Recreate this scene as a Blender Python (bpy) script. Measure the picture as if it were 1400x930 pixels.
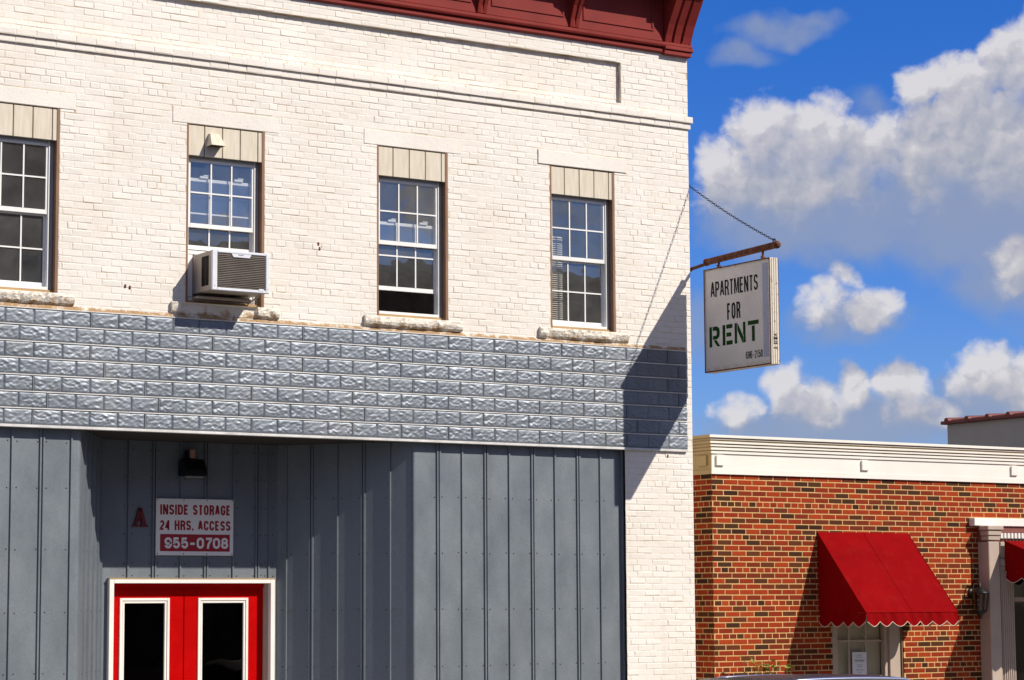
import bpy, math, random
import numpy as np
from mathutils import Vector, Matrix

for o in list(bpy.data.objects):
    bpy.data.objects.remove(o)
SC = bpy.context.scene
COL = SC.collection
random.seed(11)
RNG = np.random.default_rng(5)

# ------------------------------------------------------------------ camera
cam_d = bpy.data.cameras.new("camera")
cam = bpy.data.objects.new("camera", cam_d)
COL.objects.link(cam)
cam_d.sensor_width = 36.0
cam_d.sensor_fit = 'HORIZONTAL'
cam_d.lens = 83.31
cam_d.clip_start = 0.1
cam_d.clip_end = 6000
RX = Vector((0.84012, -0.54236, -0.00615))
DN = Vector((0.05557, 0.09734, -0.9937))
FW = Vector((0.53954, 0.83449, 0.11192))
m = Matrix.Identity(4)
for i in range(3):
    m[i][0] = RX[i]; m[i][1] = -DN[i]; m[i][2] = -FW[i]
m.translation = Vector((-16.5199, -21.74011, 2.3))
cam.matrix_world = m
SC.camera = cam

# ------------------------------------------------------------------ light
LDIR = Vector((-0.69, 1.0, -1.0)).normalized()
SUN_EL = math.asin(-LDIR.z)
SUN_AZ = math.atan2(-LDIR.x, -LDIR.y)
sun_d = bpy.data.lights.new("sun", 'SUN')
sun_d.energy = 4.6
sun_d.angle = math.radians(0.53)
sun_d.color = (1.0, 0.925, 0.81)
sun = bpy.data.objects.new("sun", sun_d)
COL.objects.link(sun)
sun.rotation_euler = LDIR.to_track_quat('-Z', 'Y').to_euler()
sun.location = (20, -30, 40)

vs = SC.view_settings
vs.view_transform = 'Standard'
vs.look = 'None'
vs.exposure = 0.22
vs.gamma = 1.0
vs.use_curve_mapping = False


class NT:
    """small helper for building node trees"""
    def __init__(self, tree):
        self.t = tree
        self.n = tree.nodes
        self.l = tree.links

    def node(self, typ, **kw):
        nd = self.n.new(typ)
        for k, v in kw.items():
            setattr(nd, k, v)
        return nd

    def put(self, sock, v):
        if isinstance(v, bpy.types.NodeSocket):
            self.l.new(v, sock)
        elif v is not None:
            if isinstance(v, (tuple, list)) and len(v) == 3 and sock.type == 'RGBA':
                v = (*v, 1)
            sock.default_value = v

    def math(self, op, a, b=None, c=None, clamp=False):
        nd = self.node('ShaderNodeMath', operation=op, use_clamp=clamp)
        self.put(nd.inputs[0], a); self.put(nd.inputs[1], b)
        if c is not None:
            self.put(nd.inputs[2], c)
        return nd.outputs[0]

    def vmath(self, op, a, b=None):
        nd = self.node('ShaderNodeVectorMath', operation=op)
        self.put(nd.inputs[0], a)
        if b is not None:
            self.put(nd.inputs[1], b)
        return nd.outputs['Value'] if op in ('LENGTH', 'DOT_PRODUCT', 'DISTANCE') else nd.outputs[0]

    def noise(self, vec, scale, detail=4, rough=0.55, dist=0.0, col=False):
        nd = self.node('ShaderNodeTexNoise')
        self.put(nd.inputs['Vector'], vec)
        nd.inputs['Scale'].default_value = scale
        nd.inputs['Detail'].default_value = detail
        nd.inputs['Roughness'].default_value = rough
        nd.inputs['Distortion'].default_value = dist
        return nd.outputs['Color'] if col else nd.outputs['Fac']

    def ramp(self, fac, stops, interp='LINEAR'):
        nd = self.node('ShaderNodeValToRGB')
        cr = nd.color_ramp
        cr.interpolation = interp
        while len(cr.elements) < len(stops):
            cr.elements.new(0.5)
        for e, (p, c) in zip(cr.elements, stops):
            e.position = p
            e.color = (*c, 1) if len(c) == 3 else c
        self.put(nd.inputs[0], fac)
        return nd.outputs[0]

    def mapr(self, v, a, b, c=0.0, d=1.0, smooth=False):
        nd = self.node('ShaderNodeMapRange')
        if smooth:
            nd.interpolation_type = 'SMOOTHSTEP'
        self.put(nd.inputs[0], v)
        nd.inputs[1].default_value = a; nd.inputs[2].default_value = b
        nd.inputs[3].default_value = c; nd.inputs[4].default_value = d
        return nd.outputs[0]

    def mix(self, fac, a, b, blend='MIX'):
        nd = self.node('ShaderNodeMix', data_type='RGBA', blend_type=blend)
        self.put(nd.inputs[0], fac); self.put(nd.inputs[6], a); self.put(nd.inputs[7], b)
        return nd.outputs[2]


# ------------------------------------------------------------------ world
world = bpy.data.worlds.new("World")
SC.world = world
world.use_nodes = True
W = NT(world.node_tree)
W.n.clear()
w_out = W.node('ShaderNodeOutputWorld')
bg = W.node('ShaderNodeBackground')
W.l.new(bg.outputs[0], w_out.inputs[0])
sky = W.node('ShaderNodeTexSky', sky_type='NISHITA')
sky.sun_disc = False
sky.sun_elevation = SUN_EL
sky.sun_rotation = SUN_AZ
sky.altitude = 200
sky.air_density = 1.0
sky.dust_density = 0.3
sky.ozone_density = 3.0
SKY_STRENGTH = 0.08
bg.inputs['Strength'].default_value = SKY_STRENGTH
geo_dir = W.node('ShaderNodeTexCoord').outputs['Generated']
# azimuth / elevation in degrees of each direction of the sky
sep = W.node('ShaderNodeSeparateXYZ'); W.l.new(geo_dir, sep.inputs[0])
az = W.math('MULTIPLY', W.math('ARCTAN2', sep.outputs[0], sep.outputs[1]), 57.29578)
el = W.math('MULTIPLY', W.math('ARCSINE', sep.outputs[2]), 57.29578)
cmb = W.node('ShaderNodeCombineXYZ')
W.l.new(az, cmb.inputs[0]); W.l.new(el, cmb.inputs[1])
P0 = cmb.outputs[0]

# cumulus heads: (azimuth, elevation, half width, half height, weight)
CLOUDS = [
    # large cumulus with several heads
    (38.1, 10.55, 0.85, 0.95, 1.0), (39.1, 11.25, 1.05, 1.15, 1.1), (40.4, 11.35, 1.0, 1.0, 1.05),
    (41.5, 10.8, 1.15, 1.05, 1.0), (39.9, 10.2, 1.9, 1.2, 1.1), (38.4, 9.9, 1.0, 0.8, 0.8), (41.3, 9.9, 1.1, 0.7, 0.7),
    # its right-hand neighbour
    (42.85, 12.25, 0.70, 0.70, 1.0), (43.9, 12.1, 1.0, 1.1, 1.05), (45.3, 12.7, 1.2, 1.3, 1.1),
    (43.4, 11.0, 1.5, 1.3, 1.15), (45.2, 10.7, 1.8, 1.8, 1.2), (44.3, 10.9, 1.5, 1.3, 1.1), (45.2, 8.0, 0.9, 0.9, 0.75), (42.9, 10.1, 0.9, 0.9, 0.7),
    # small puff lower down
    (41.55, 7.05, 0.85, 0.62, 0.95), (40.6, 7.10, 0.8, 0.7, 0.75), (41.0, 7.8, 0.45, 0.4, 0.5),
    # low bank over the roofs
    (38.3, 4.6, 0.7, 0.5, 0.7), (39.5, 5.1, 0.65, 0.9, 1.0), (40.3, 4.8, 0.9, 0.75, 0.9), (41.1, 5.2, 0.6, 0.6, 1.0), (42.2, 5.2, 0.75, 0.7, 1.05),
    (42.6, 4.6, 1.2, 0.5, 0.7), (44.2, 5.4, 1.0, 0.95, 1.1), (45.3, 5.0, 1.2, 1.0, 1.0),
]
# soft blue-grey undersides, haze and thin shreds
VEILS = [
    (39.6, 9.3, 2.4, 1.2, 0.95), (41.6, 9.2, 1.9, 1.2, 0.9), (43.9, 9.8, 2.6, 2.3, 1.15), (45.3, 8.4, 1.8, 1.9, 1.05),
    (44.2, 7.6, 1.2, 0.7, 0.5), (40.9, 6.75, 1.5, 0.5, 0.6), (40.8, 4.3, 3.4, 0.8, 0.95), (44.8, 4.6, 2.4, 1.0, 0.9),
    (40.3, 8.35, 0.5, 0.35, 0.4), (43.9, 7.95, 0.5, 0.4, 0.5), (37.4, 6.6, 0.6, 0.9, 0.5),
    (39.4, 13.75, 1.3, 0.35, 0.55), (38.6, 13.2, 0.8, 0.28, 0.45), (40.3, 13.95, 0.8, 0.25, 0.45), (41.6, 11.9, 0.6, 0.35, 0.35),
]


def ellipses(G, p, lst, k):
    acc = None
    for (ca, ce, ra, re, wt) in lst:
        d = G.vmath('MULTIPLY', G.vmath('SUBTRACT', p, (ca, ce, 0)), (1 / ra, 1 / re, 0))
        v = G.math('MULTIPLY_ADD', G.vmath('DOT_PRODUCT', d, d), -wt, wt)
        if acc is None:
            acc = v
        else:
            nd = G.node('ShaderNodeMath', operation='SMOOTH_MAX')
            G.put(nd.inputs[0], acc); G.put(nd.inputs[1], v); nd.inputs[2].default_value = k
            acc = nd.outputs[0]
    return acc


def puffs(G, p, scale):
    nd = G.node('ShaderNodeTexVoronoi', feature='SMOOTH_F1', voronoi_dimensions='2D')
    nd.inputs['Scale'].default_value = scale
    nd.inputs['Smoothness'].default_value = 0.25
    G.put(nd.inputs['Vector'], p)
    return G.math('SUBTRACT', 0.42, nd.outputs['Distance'])


def wobble(p, scale, amp):
    v = W.vmath('SCALE', W.vmath('SUBTRACT', W.noise(p, scale, 2, 0.55, col=True), (0.5, 0.5, 0.5)))
    v.node.inputs['Scale'].default_value = amp
    return W.vmath('ADD', p, v)


PW = wobble(P0, 0.9, 0.85)
E0 = ellipses(W, PW, CLOUDS, 0.3)
E1 = ellipses(W, W.vmath('ADD', PW, (-0.30, 0.95, 0)), CLOUDS[::1], 0.3)
PF = wobble(P0, 2.6, 0.5)


def detail(p):
    d = W.math('MULTIPLY', puffs(W, p, 1.25), 0.55)
    d = W.math('MULTIPLY_ADD', puffs(W, p, 2.9), 0.30, d)
    return W.math('MULTIPLY_ADD', W.math('SUBTRACT', W.noise(p, 4.2, 4, 0.62), 0.5), 0.50, d)


F0 = detail(PF)
F1 = detail(W.vmath('ADD', PF, (-0.16, 0.22, 0)))
# unseen cloud over the rest of the sky, spread to whiten the skylight
far = W.math('ABSOLUTE', W.math('SUBTRACT', az, 41.0))
gen = W.mapr(W.noise(P0, 0.075, 4, 0.55), 0.36, 0.58, -0.6, 1.1)
gen = W.math('SUBTRACT', gen, W.mapr(far, 5.5, 9.0, 3.0, 0.0, True))
EG = W.math('MAXIMUM', E0, gen)
D0 = W.math('ADD', EG, F0)
shade = W.math('SUBTRACT', EG, W.math('MAXIMUM', E1, gen))
V0 = ellipses(W, wobble(P0, 0.8, 0.9), VEILS, 0.35)
V0 = W.math('MULTIPLY_ADD', W.math('SUBTRACT', W.noise(P0, 1.3, 4, 0.55), 0.5), 0.9, V0)
a_v = W.math('MULTIPLY', W.mapr(V0, -0.30, 0.75, 0, 1, True), 0.80)
lit = W.math('MULTIPLY_ADD', W.math('SUBTRACT', F0, F1), 0.55, 0.56)
lit = W.math('MULTIPLY_ADD', shade, 0.30, lit, clamp=True)
c_lit = W.ramp(lit, [(0.0, (2.6, 3.2, 4.6)), (0.35, (3.7, 4.1, 5.2)), (0.6, (4.9, 5.0, 5.8)), (0.85, (6.3, 6.2, 6.6)), (1.0, (7.8, 7.6, 7.8))])
alpha = W.mapr(D0, -0.08, 0.72, 0, 1, True)
alpha = W.math('MULTIPLY', alpha, W.mapr(shade, -0.85, 0.0, 0.16, 0.95, True))
hsv = W.node('ShaderNodeHueSaturation')
hsv.inputs['Saturation'].default_value = 1.42
W.put(hsv.inputs['Color'], sky.outputs[0])
blue = W.mix(1.0, hsv.outputs[0], (0.68, 0.80, 1.36), 'MULTIPLY')
c_veil = W.mix(W.mapr(V0, 0.0, 1.2), (2.7, 3.5, 5.4), (3.3, 3.8, 5.1))
W.put(bg.inputs['Color'], W.mix(alpha, W.mix(a_v, blue, c_veil), c_lit))
world.cycles.sampling_method = 'MANUAL'
world.cycles.sample_map_resolution = 256

# ------------------------------------------------------------------ materials
MAT = {}


def mat(name, fn=None, **kw):
    if name in MAT:
        return MAT[name]
    mt = bpy.data.materials.new(name)
    mt.use_nodes = True
    T = NT(mt.node_tree)
    b = T.n['Principled BSDF']
    for k, v in kw.items():
        s = b.inputs[k]
        if s.type == 'RGBA' and len(v) == 3:
            v = (*v, 1)
        s.default_value = v
    if fn:
        fn(T, b)
    MAT[name] = mt
    return mt


def pos(T):
    return T.node('ShaderNodeNewGeometry').outputs['Position']


def bump(T, b, h, strength, dist=0.01):
    nd = T.node('ShaderNodeBump')
    nd.inputs['Strength'].default_value = strength
    nd.inputs['Distance'].default_value = dist
    T.put(nd.inputs['Height'], h)
    T.l.new(nd.outputs[0], b.inputs['Normal'])


def attr(T, name='tint'):
    nd = T.node('ShaderNodeAttribute')
    nd.attribute_name = name
    return nd.outputs['Fac']


def paint(name, col, var=0.12, rough=0.5, scale=3.0, bmp=0.15, bscale=40, **kw):
    def fn(T, b):
        p = pos(T)
        n = T.noise(p, scale, 6, 0.6)
        c0 = tuple(x * (1 - var) for x in col); c1 = tuple(min(1, x * (1 + var)) for x in col)
        T.put(b.inputs['Base Color'], T.mix(T.mapr(n, 0.3, 0.7), c0, c1))
        if bmp:
            bump(T, b, T.noise(p, bscale, 4, 0.6), bmp, 0.004)
        T.put(b.inputs['Roughness'], T.mapr(T.noise(p, scale * 4, 3), 0.3, 0.7, rough - 0.06, rough + 0.08))
    return mat(name, fn, **kw)


def f_white(T, b):
    b.inputs['Specular IOR Level'].default_value = 0.15
    p = pos(T)
    t = attr(T)
    n1 = T.noise(p, 0.9, 6, 0.62)
    n2 = T.noise(p, 14, 5, 0.6)
    base = T.mix(T.mapr(n1, 0.3, 0.72), (0.73, 0.68, 0.61), (0.82, 0.785, 0.73))
    base = T.mix(T.math('MULTIPLY', t, 0.10), base, (0.62, 0.55, 0.47))
    # rubbed and stained spots, mostly small
    st = T.mapr(T.noise(p, 26, 3, 0.5), 0.70, 0.76)
    base = T.mix(T.math('MULTIPLY', st, 0.45), base, (0.30, 0.19, 0.10))
    # long faint water streaks
    mp = T.node('ShaderNodeMapping'); T.put(mp.inputs[0], p)
    mp.inputs['Scale'].default_value = (6, 6, 0.35)
    streak = T.mapr(T.noise(mp.outputs[0], 1.0, 5, 0.6), 0.56, 0.78)
    base = T.mix(T.math('MULTIPLY', streak, 0.22), base, (0.50, 0.43, 0.35))
    T.put(b.inputs['Base Color'], base)
    b.inputs['Roughness'].default_value = 0.62
    h = T.math('ADD', T.math('MULTIPLY', n2, 0.6), T.math('MULTIPLY', T.noise(p, 60, 3), 0.35))
    bump(T, b, h, 0.55, 0.010)


def f_white_joint(T, b):
    b.inputs['Specular IOR Level'].default_value = 0.15
    p = pos(T)
    n = T.noise(p, 3.1, 6, 0.65)
    T.put(b.inputs['Base Color'], T.mix(T.mapr(n, 0.44, 0.68), (0.74, 0.66, 0.55), (0.40, 0.27, 0.13)))
    b.inputs['Roughness'].default_value = 0.85
    bump(T, b, T.noise(p, 50, 3), 0.5, 0.006)


def f_red(T, b):
    b.inputs['Specular IOR Level'].default_value = 0.15
    p = pos(T)
    t = attr(T)
    c = T.ramp(t, [(0.0, (0.035, 0.012, 0.006)), (0.12, (0.055, 0.022, 0.008)), (0.26, (0.105, 0.028, 0.008)),
                   (0.42, (0.19, 0.022, 0.005)), (0.62, (0.27, 0.025, 0.005)), (1.0, (0.37, 0.046, 0.007))])
    n = T.noise(p, 35, 4, 0.65)
    c = T.mix(T.mapr(n, 0.4, 0.8, 0, 0.45), c, (0.06, 0.016, 0.006))
    T.put(b.inputs['Base Color'], c)
    b.inputs['Roughness'].default_value = 0.8
    bump(T, b, T.noise(p, 70, 4), 0.5, 0.005)


def f_red_joint(T, b):
    b.inputs['Specular IOR Level'].default_value = 0.15
    p = pos(T)
    T.put(b.inputs['Base Color'], T.mix(T.noise(p, 9, 5), (0.50, 0.30, 0.12), (0.74, 0.48, 0.22)))
    b.inputs['Roughness'].default_value = 0.9
    bump(T, b, T.noise(p, 90, 3), 0.4, 0.004)


def f_galv(T, b):
    p = pos(T)
    mp = T.node('ShaderNodeMapping'); T.put(mp.inputs[0], p)
    mp.inputs['Scale'].default_value = (2.2, 2.2, 1.1)
    n = T.noise(mp.outputs[0], 1.4, 6, 0.6)
    f = T.noise(p, 45, 3, 0.5)
    c = T.mix(T.mapr(n, 0.3, 0.7), (0.165, 0.195, 0.223), (0.205, 0.236, 0.265))
    c = T.mix(T.mapr(f, 0.35, 0.7, 0, 0.3), c, (0.11, 0.125, 0.14))
    mp2 = T.node('ShaderNodeMapping'); T.put(mp2.inputs[0], p)
    mp2.inputs['Scale'].default_value = (9, 9, 0.5)
    rs = T.mapr(T.noise(mp2.outputs[0], 1.0, 5, 0.65), 0.60, 0.78)
    c = T.mix(T.math('MULTIPLY', rs, 0.28), c, (0.20, 0.13, 0.085))
    T.put(b.inputs['Base Color'], c)
    b.inputs['Metallic'].default_value = 0.38
    T.put(b.inputs['Roughness'], T.mapr(n, 0.3, 0.7, 0.42, 0.55))
    mp3 = T.node('ShaderNodeMapping'); T.put(mp3.inputs[0], p)
    mp3.inputs['Scale'].default_value = (2.6, 2.6, 2.2)
    bump(T, b, T.noise(mp3.outputs[0], 1.0, 2, 0.4), 0.22, 0.035)


def f_tin(T, b):
    p = pos(T)
    n = T.noise(p, 1.3, 6, 0.6)
    c = T.mix(T.mapr(n, 0.3, 0.7), (0.185, 0.21, 0.245), (0.26, 0.288, 0.325))
    d = T.mapr(T.noise(p, 2.3, 5, 0.7), 0.55, 0.72)
    c = T.mix(T.math('MULTIPLY', d, 0.35), c, (0.22, 0.215, 0.16))
    c = T.mix(T.math('MULTIPLY', attr(T), 0.20), c, (0.14, 0.155, 0.175))
    rs = T.mapr(T.noise(p, 5.5, 6, 0.7), 0.64, 0.76)
    c = T.mix(T.math('MULTIPLY', rs, 0.35), c, (0.20, 0.13, 0.075))
    T.put(b.inputs['Base Color'], c)
    b.inputs['Metallic'].default_value = 0.62
    T.put(b.inputs['Roughness'], T.mapr(T.noise(p, 8, 4), 0.3, 0.7, 0.48, 0.60))
    bump(T, b, T.noise(p, 55, 3), 0.22, 0.006)


def f_stone(T, b):
    p = pos(T)
    n = T.noise(p, 9, 6, 0.65)
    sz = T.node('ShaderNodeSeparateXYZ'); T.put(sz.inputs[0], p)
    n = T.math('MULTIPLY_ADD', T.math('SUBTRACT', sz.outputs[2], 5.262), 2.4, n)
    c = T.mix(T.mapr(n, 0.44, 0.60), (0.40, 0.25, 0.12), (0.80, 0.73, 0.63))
    T.put(b.inputs['Base Color'], c)
    b.inputs['Roughness'].default_value = 0.8
    bump(T, b, T.noise(p, 28, 5, 0.65), 0.9, 0.02)


def f_fabric(T, b):
    b.inputs['Specular IOR Level'].default_value = 0.03
    p = pos(T)
    n = T.noise(p, 2.0, 5, 0.6)
    c = T.mix(T.mapr(n, 0.3, 0.7), (0.19, 0.0008, 0.002), (0.25, 0.0015, 0.003))
    fd = T.mapr(T.noise(p, 6.0, 6, 0.7), 0.5, 0.8)
    T.put(b.inputs['Base Color'], T.mix(T.math('MULTIPLY', fd, 0.25), c, (0.28, 0.02, 0.015)))
    b.inputs['Roughness'].default_value = 0.75
    wv = T.noise(p, 260, 2)
    sag = T.noise(p, 3.0, 2)
    bump(T, b, T.math('ADD', T.math('MULTIPLY', wv, 0.05), sag), 0.6, 0.03)


def f_rust(T, b):
    p = pos(T)
    n = T.noise(p, 18, 6, 0.65)
    T.put(b.inputs['Base Color'], T.ramp(n, [(0.3, (0.03, 0.012, 0.006)), (0.5, (0.13, 0.035, 0.012)), (0.68, (0.22, 0.085, 0.03)), (0.8, (0.3, 0.22, 0.12))]))
    b.inputs['Roughness'].default_value = 0.85
    bump(T, b, n, 0.5, 0.01)


def f_signwhite(T, b):
    p = pos(T)
    n = T.noise(p, 2.4, 5, 0.6)
    c = T.mix(T.mapr(n, 0.3, 0.7), (0.64, 0.59, 0.55), (0.74, 0.70, 0.655))
    sp = T.node('ShaderNodeSeparateXYZ'); T.put(sp.inputs[0], p)
    low = T.mapr(sp.outputs[2], 5.02, 4.93)
    grime = T.math('MULTIPLY', low, T.mapr(T.noise(p, 12, 5), 0.35, 0.65))
    c = T.mix(T.math('MULTIPLY', grime, 0.75), c, (0.33, 0.17, 0.07))
    T.put(b.inputs['Base Color'], c)
    b.inputs['Roughness'].default_value = 0.42


def f_frame(T, b):
    p = pos(T)
    n = T.noise(p, 22, 6, 0.65)
    c = T.mix(T.mapr(n, 0.56, 0.70), (0.66, 0.60, 0.50), (0.24, 0.10, 0.035))
    T.put(b.inputs['Base Color'], c)
    b.inputs['Roughness'].default_value = 0.6


def f_board(T, b):
    p = pos(T)
    mp = T.node('ShaderNodeMapping'); T.put(mp.inputs[0], p)
    mp.inputs['Scale'].default_value = (14, 14, 1.6)
    n = T.noise(mp.outputs[0], 2.0, 5, 0.6)
    T.put(b.inputs['Base Color'], T.mix(T.mapr(n, 0.3, 0.7), (0.55, 0.485, 0.375), (0.68, 0.62, 0.51)))
    b.inputs['Roughness'].default_value = 0.65
    bump(T, b, n, 0.25, 0.004)


def f_asphalt(T, b):
    p = pos(T)
    n = T.noise(p, 0.6, 6, 0.6); f = T.noise(p, 120, 3)
    T.put(b.inputs['Base Color'], T.mix(T.mapr(T.math('ADD', n, T.math('MULTIPLY', f, 0.4)), 0.45, 0.95), (0.035, 0.036, 0.038), (0.075, 0.073, 0.07)))
    b.inputs['Roughness'].default_value = 0.9
    bump(T, b, f, 0.4, 0.006)


def f_conc(T, b):
    p = pos(T)
    n = T.noise(p, 1.2, 6, 0.6)
    br = T.node('ShaderNodeTexBrick')
    T.put(br.inputs['Vector'], p)
    br.offset = 0.0
    br.inputs['Scale'].default_value = 1.0
    br.inputs['Brick Width'].default_value = 1.5
    br.inputs['Row Height'].default_value = 1.5
    br.inputs['Mortar Size'].default_value = 0.008
    br.inputs['Color1'].default_value = (1, 1, 1, 1); br.inputs['Color2'].default_value = (0.93, 0.93, 0.93, 1)
    br.inputs['Mortar'].default_value = (0.35, 0.33, 0.3, 1)
    c = T.mix(T.mapr(n, 0.3, 0.7), (0.27, 0.25, 0.215), (0.37, 0.345, 0.30))
    T.put(b.inputs['Base Color'], T.mix(1.0, c, br.outputs[0], 'MULTIPLY'))
    b.inputs['Roughness'].default_value = 0.9
    bump(T, b, T.noise(p, 60, 4), 0.3, 0.005)


def f_glass(rough=0.01, ior=2.1, tint=(1, 1, 1), dust=0.0):
    def fn(T, b):
        out = T.n['Material Output']
        tr = T.node('ShaderNodeBsdfTransparent'); tr.inputs[0].default_value = (*tint, 1)
        gl = T.node('ShaderNodeBsdfGlossy'); gl.inputs['Roughness'].default_value = rough
        gl.inputs['Color'].default_value = (1.0, 0.92, 0.80, 1)
        fr = T.node('ShaderNodeFresnel')
        # a single sheet: the same reflectance from either side
        bf = T.node('ShaderNodeNewGeometry').outputs['Backfacing']
        T.put(fr.inputs['IOR'], T.math('MULTIPLY_ADD', bf, 1.0 / ior - ior, ior))
        bp = T.node('ShaderNodeBump'); bp.inputs['Strength'].default_value = 0.12; bp.inputs['Distance'].default_value = 0.02
        T.put(bp.inputs['Height'], T.noise(pos(T), 2.2, 2, 0.4))
        T.l.new(bp.outputs[0], gl.inputs['Normal'])
        ms = T.node('ShaderNodeMixShader')
        T.l.new(fr.outputs[0], ms.inputs[0]); T.l.new(tr.outputs[0], ms.inputs[1]); T.l.new(gl.outputs[0], ms.inputs[2])
        sh = ms.outputs[0]
        if dust:
            # thin film of dust and old cleaning smears
            df = T.node('ShaderNodeBsdfDiffuse'); df.inputs[0].default_value = (0.46, 0.48, 0.48, 1)
            m2 = T.node('ShaderNodeMixShader')
            T.put(m2.inputs[0], T.mapr(T.noise(pos(T), 3.5, 5, 0.65), 0.3, 0.72, dust * 0.5, dust * 1.6))
            T.l.new(sh, m2.inputs[1]); T.l.new(df.outputs[0], m2.inputs[2])
            sh = m2.outputs[0]
        T.l.new(sh, out.inputs[0])
    return fn


def f_brickfar(c1, c2, mort):
    def fn(T, b):
        p = pos(T)
        mp = T.node('ShaderNodeMapping'); T.put(mp.inputs[0], p)
        mp.inputs['Rotation'].default_value = (math.radians(90), 0, 0)
        br = T.node('ShaderNodeTexBrick')
        T.put(br.inputs['Vector'], mp.outputs[0])
        br.inputs['Scale'].default_value = 1.0
        br.inputs['Brick Width'].default_value = 0.21; br.inputs['Row Height'].default_value = 0.068
        br.inputs['Mortar Size'].default_value = 0.006
        br.inputs['Color1'].default_value = (*c1, 1); br.inputs['Color2'].default_value = (*c2, 1)
        br.inputs['Mortar'].default_value = (*mort, 1)
        T.put(b.inputs['Base Color'], T.mix(T.mapr(T.noise(p, 1.5, 5), 0.3, 0.7, 0, 0.4), br.outputs[0], c1))
        b.inputs['Roughness'].default_value = 0.85
    return fn


M_WB = mat("white_painted_brick", f_white)
M_WJ = mat("white_paint_joint", f_white_joint)
M_RB = mat("red_brick", f_red)
M_RJ = mat("buff_mortar", f_red_joint)
M_GALV = mat("galvanised_sheet", f_galv)
M_TIN = mat("pressed_tin", f_tin)
M_RIB = paint("sheet_edge_trim", (0.20, 0.21, 0.22), 0.15, 0.45, Metallic=0.4)
M_RIVET = paint("rusty_screw", (0.06, 0.042, 0.032), 0.3, 0.7)
M_BRIGHT = paint("drip_edge_and_row_highlight", (0.62, 0.61, 0.59), 0.22, 0.5, 5.0)  # bottom drip edge, and the painted highlight on the fascia rows
M_STONE = mat("sill_stone", f_stone)
M_OX = paint("oxblood_paint", (0.215, 0.027, 0.022), 0.16, 0.55, 2.5, 0.25, **{"Specular IOR Level": 0.15})
M_VINYL = paint("white_vinyl", (0.80, 0.80, 0.78), 0.04, 0.35, bmp=0)
M_VINYL2 = paint("shaded_vinyl_grey", (0.36, 0.37, 0.38), 0.06, 0.4, bmp=0)  # white vinyl with the shade of right jamb and head painted in
M_CASE = paint("brown_brick_mould", (0.23, 0.125, 0.07), 0.2, 0.7)
M_TANSILL = paint("tan_wood_strip", (0.42, 0.27, 0.12), 0.2, 0.7)
M_BOARD = mat("beige_grooved_board", f_board)
M_GROOVE = paint("board_groove", (0.16, 0.105, 0.05), 0.2, 0.8)
M_GLASS = mat("window_glass", f_glass(0.008, 2.5, (0.90, 0.92, 0.93), 0.08))
M_DGLASS = mat("dark_door_glass", f_glass(0.02, 1.35, (0.35, 0.35, 0.37)))
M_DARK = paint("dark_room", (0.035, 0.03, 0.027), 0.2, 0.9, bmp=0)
M_ROOMWALL = paint("room_plaster", (0.52, 0.43, 0.36), 0.2, 0.9, bmp=0)
M_BLIND = paint("blind_slat", (0.62, 0.58, 0.50), 0.06, 0.5, bmp=0)
M_DOOR = paint("red_door_paint", (0.46, 0.0015, 0.0015), 0.1, 0.4, 2.0, 0.05, **{"Specular IOR Level": 0.05})
M_TRIM = paint("white_trim_paint", (0.82, 0.79, 0.74), 0.05, 0.45, bmp=0.08)
M_SIGNW = paint("white_sign_board", (0.86, 0.83, 0.81), 0.04, 0.4, bmp=0)
M_SIGNR = paint("red_sign_ink", (0.36, 0.010, 0.022), 0.06, 0.45, bmp=0)
M_APT = mat("faded_sign_plastic", f_signwhite)
M_APTB = paint("painted_reflection_blue", (0.36, 0.38, 0.50), 0.1, 0.3, bmp=0)
M_FRAME = mat("rust_stained_cream_frame", f_frame)
M_BLACK = paint("black_lettering", (0.010, 0.008, 0.008), 0.2, 0.6, bmp=0, **{"Specular IOR Level": 0.15})
M_GREEN = paint("green_lettering", (0.005, 0.05, 0.006), 0.2, 0.6, bmp=0, **{"Specular IOR Level": 0.1})
M_RUST = mat("rusty_iron", f_rust)
M_CHAIN = paint("dark_chain", (0.02, 0.015, 0.014), 0.3, 0.6, Metallic=0.5)
M_ACW = paint("ac_painted_steel", (0.70, 0.72, 0.76), 0.06, 0.4)
M_ACB = paint("ac_tan_case", (0.42, 0.35, 0.28), 0.12, 0.5)
M_ACF = paint("ac_coil_fins", (0.135, 0.115, 0.10), 0.2, 0.5)
M_FABRIC = mat("red_canvas", f_fabric)
M_PIPING = paint("cream_piping", (0.66, 0.55, 0.42), 0.1, 0.8)
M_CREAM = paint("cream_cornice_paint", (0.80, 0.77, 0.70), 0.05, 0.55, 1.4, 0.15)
M_TANSHADE = paint("cornice_shade_tan", (0.50, 0.36, 0.16), 0.08, 0.6)  # puts the shade of the left return and tier gaps into the colour
M_COLUMN = paint("portico_paint", (0.44, 0.35, 0.285), 0.07, 0.6)
M_MAROON = paint("maroon_band", (0.20, 0.06, 0.045), 0.12, 0.6)  # even maroon on the frieze and behind the dentils
M_LAMP = paint("black_lamp_metal", (0.012, 0.012, 0.012), 0.2, 0.4, Metallic=0.4)
M_LENS = paint("frosted_lamp_lens", (0.22, 0.21, 0.19), 0.1, 0.25, bmp=0)
M_COPE = paint("rust_red_coping", (0.16, 0.03, 0.02), 0.2, 0.6)
M_GREYST = paint("grey_stucco", (0.37, 0.345, 0.31), 0.10, 0.9, 1.2, 0.5)
M_ASPH = mat("asphalt", f_asphalt)
M_CONC = mat("pavement_concrete", f_conc)
M_EARTH = paint("town_ground", (0.16, 0.14, 0.11), 0.3, 0.95, 0.05, 0.3)
M_LINE = paint("road_paint", (0.72, 0.70, 0.62), 0.12, 0.8)
M_ROOF = paint("roof_membrane", (0.09, 0.088, 0.085), 0.15, 0.9)
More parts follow.
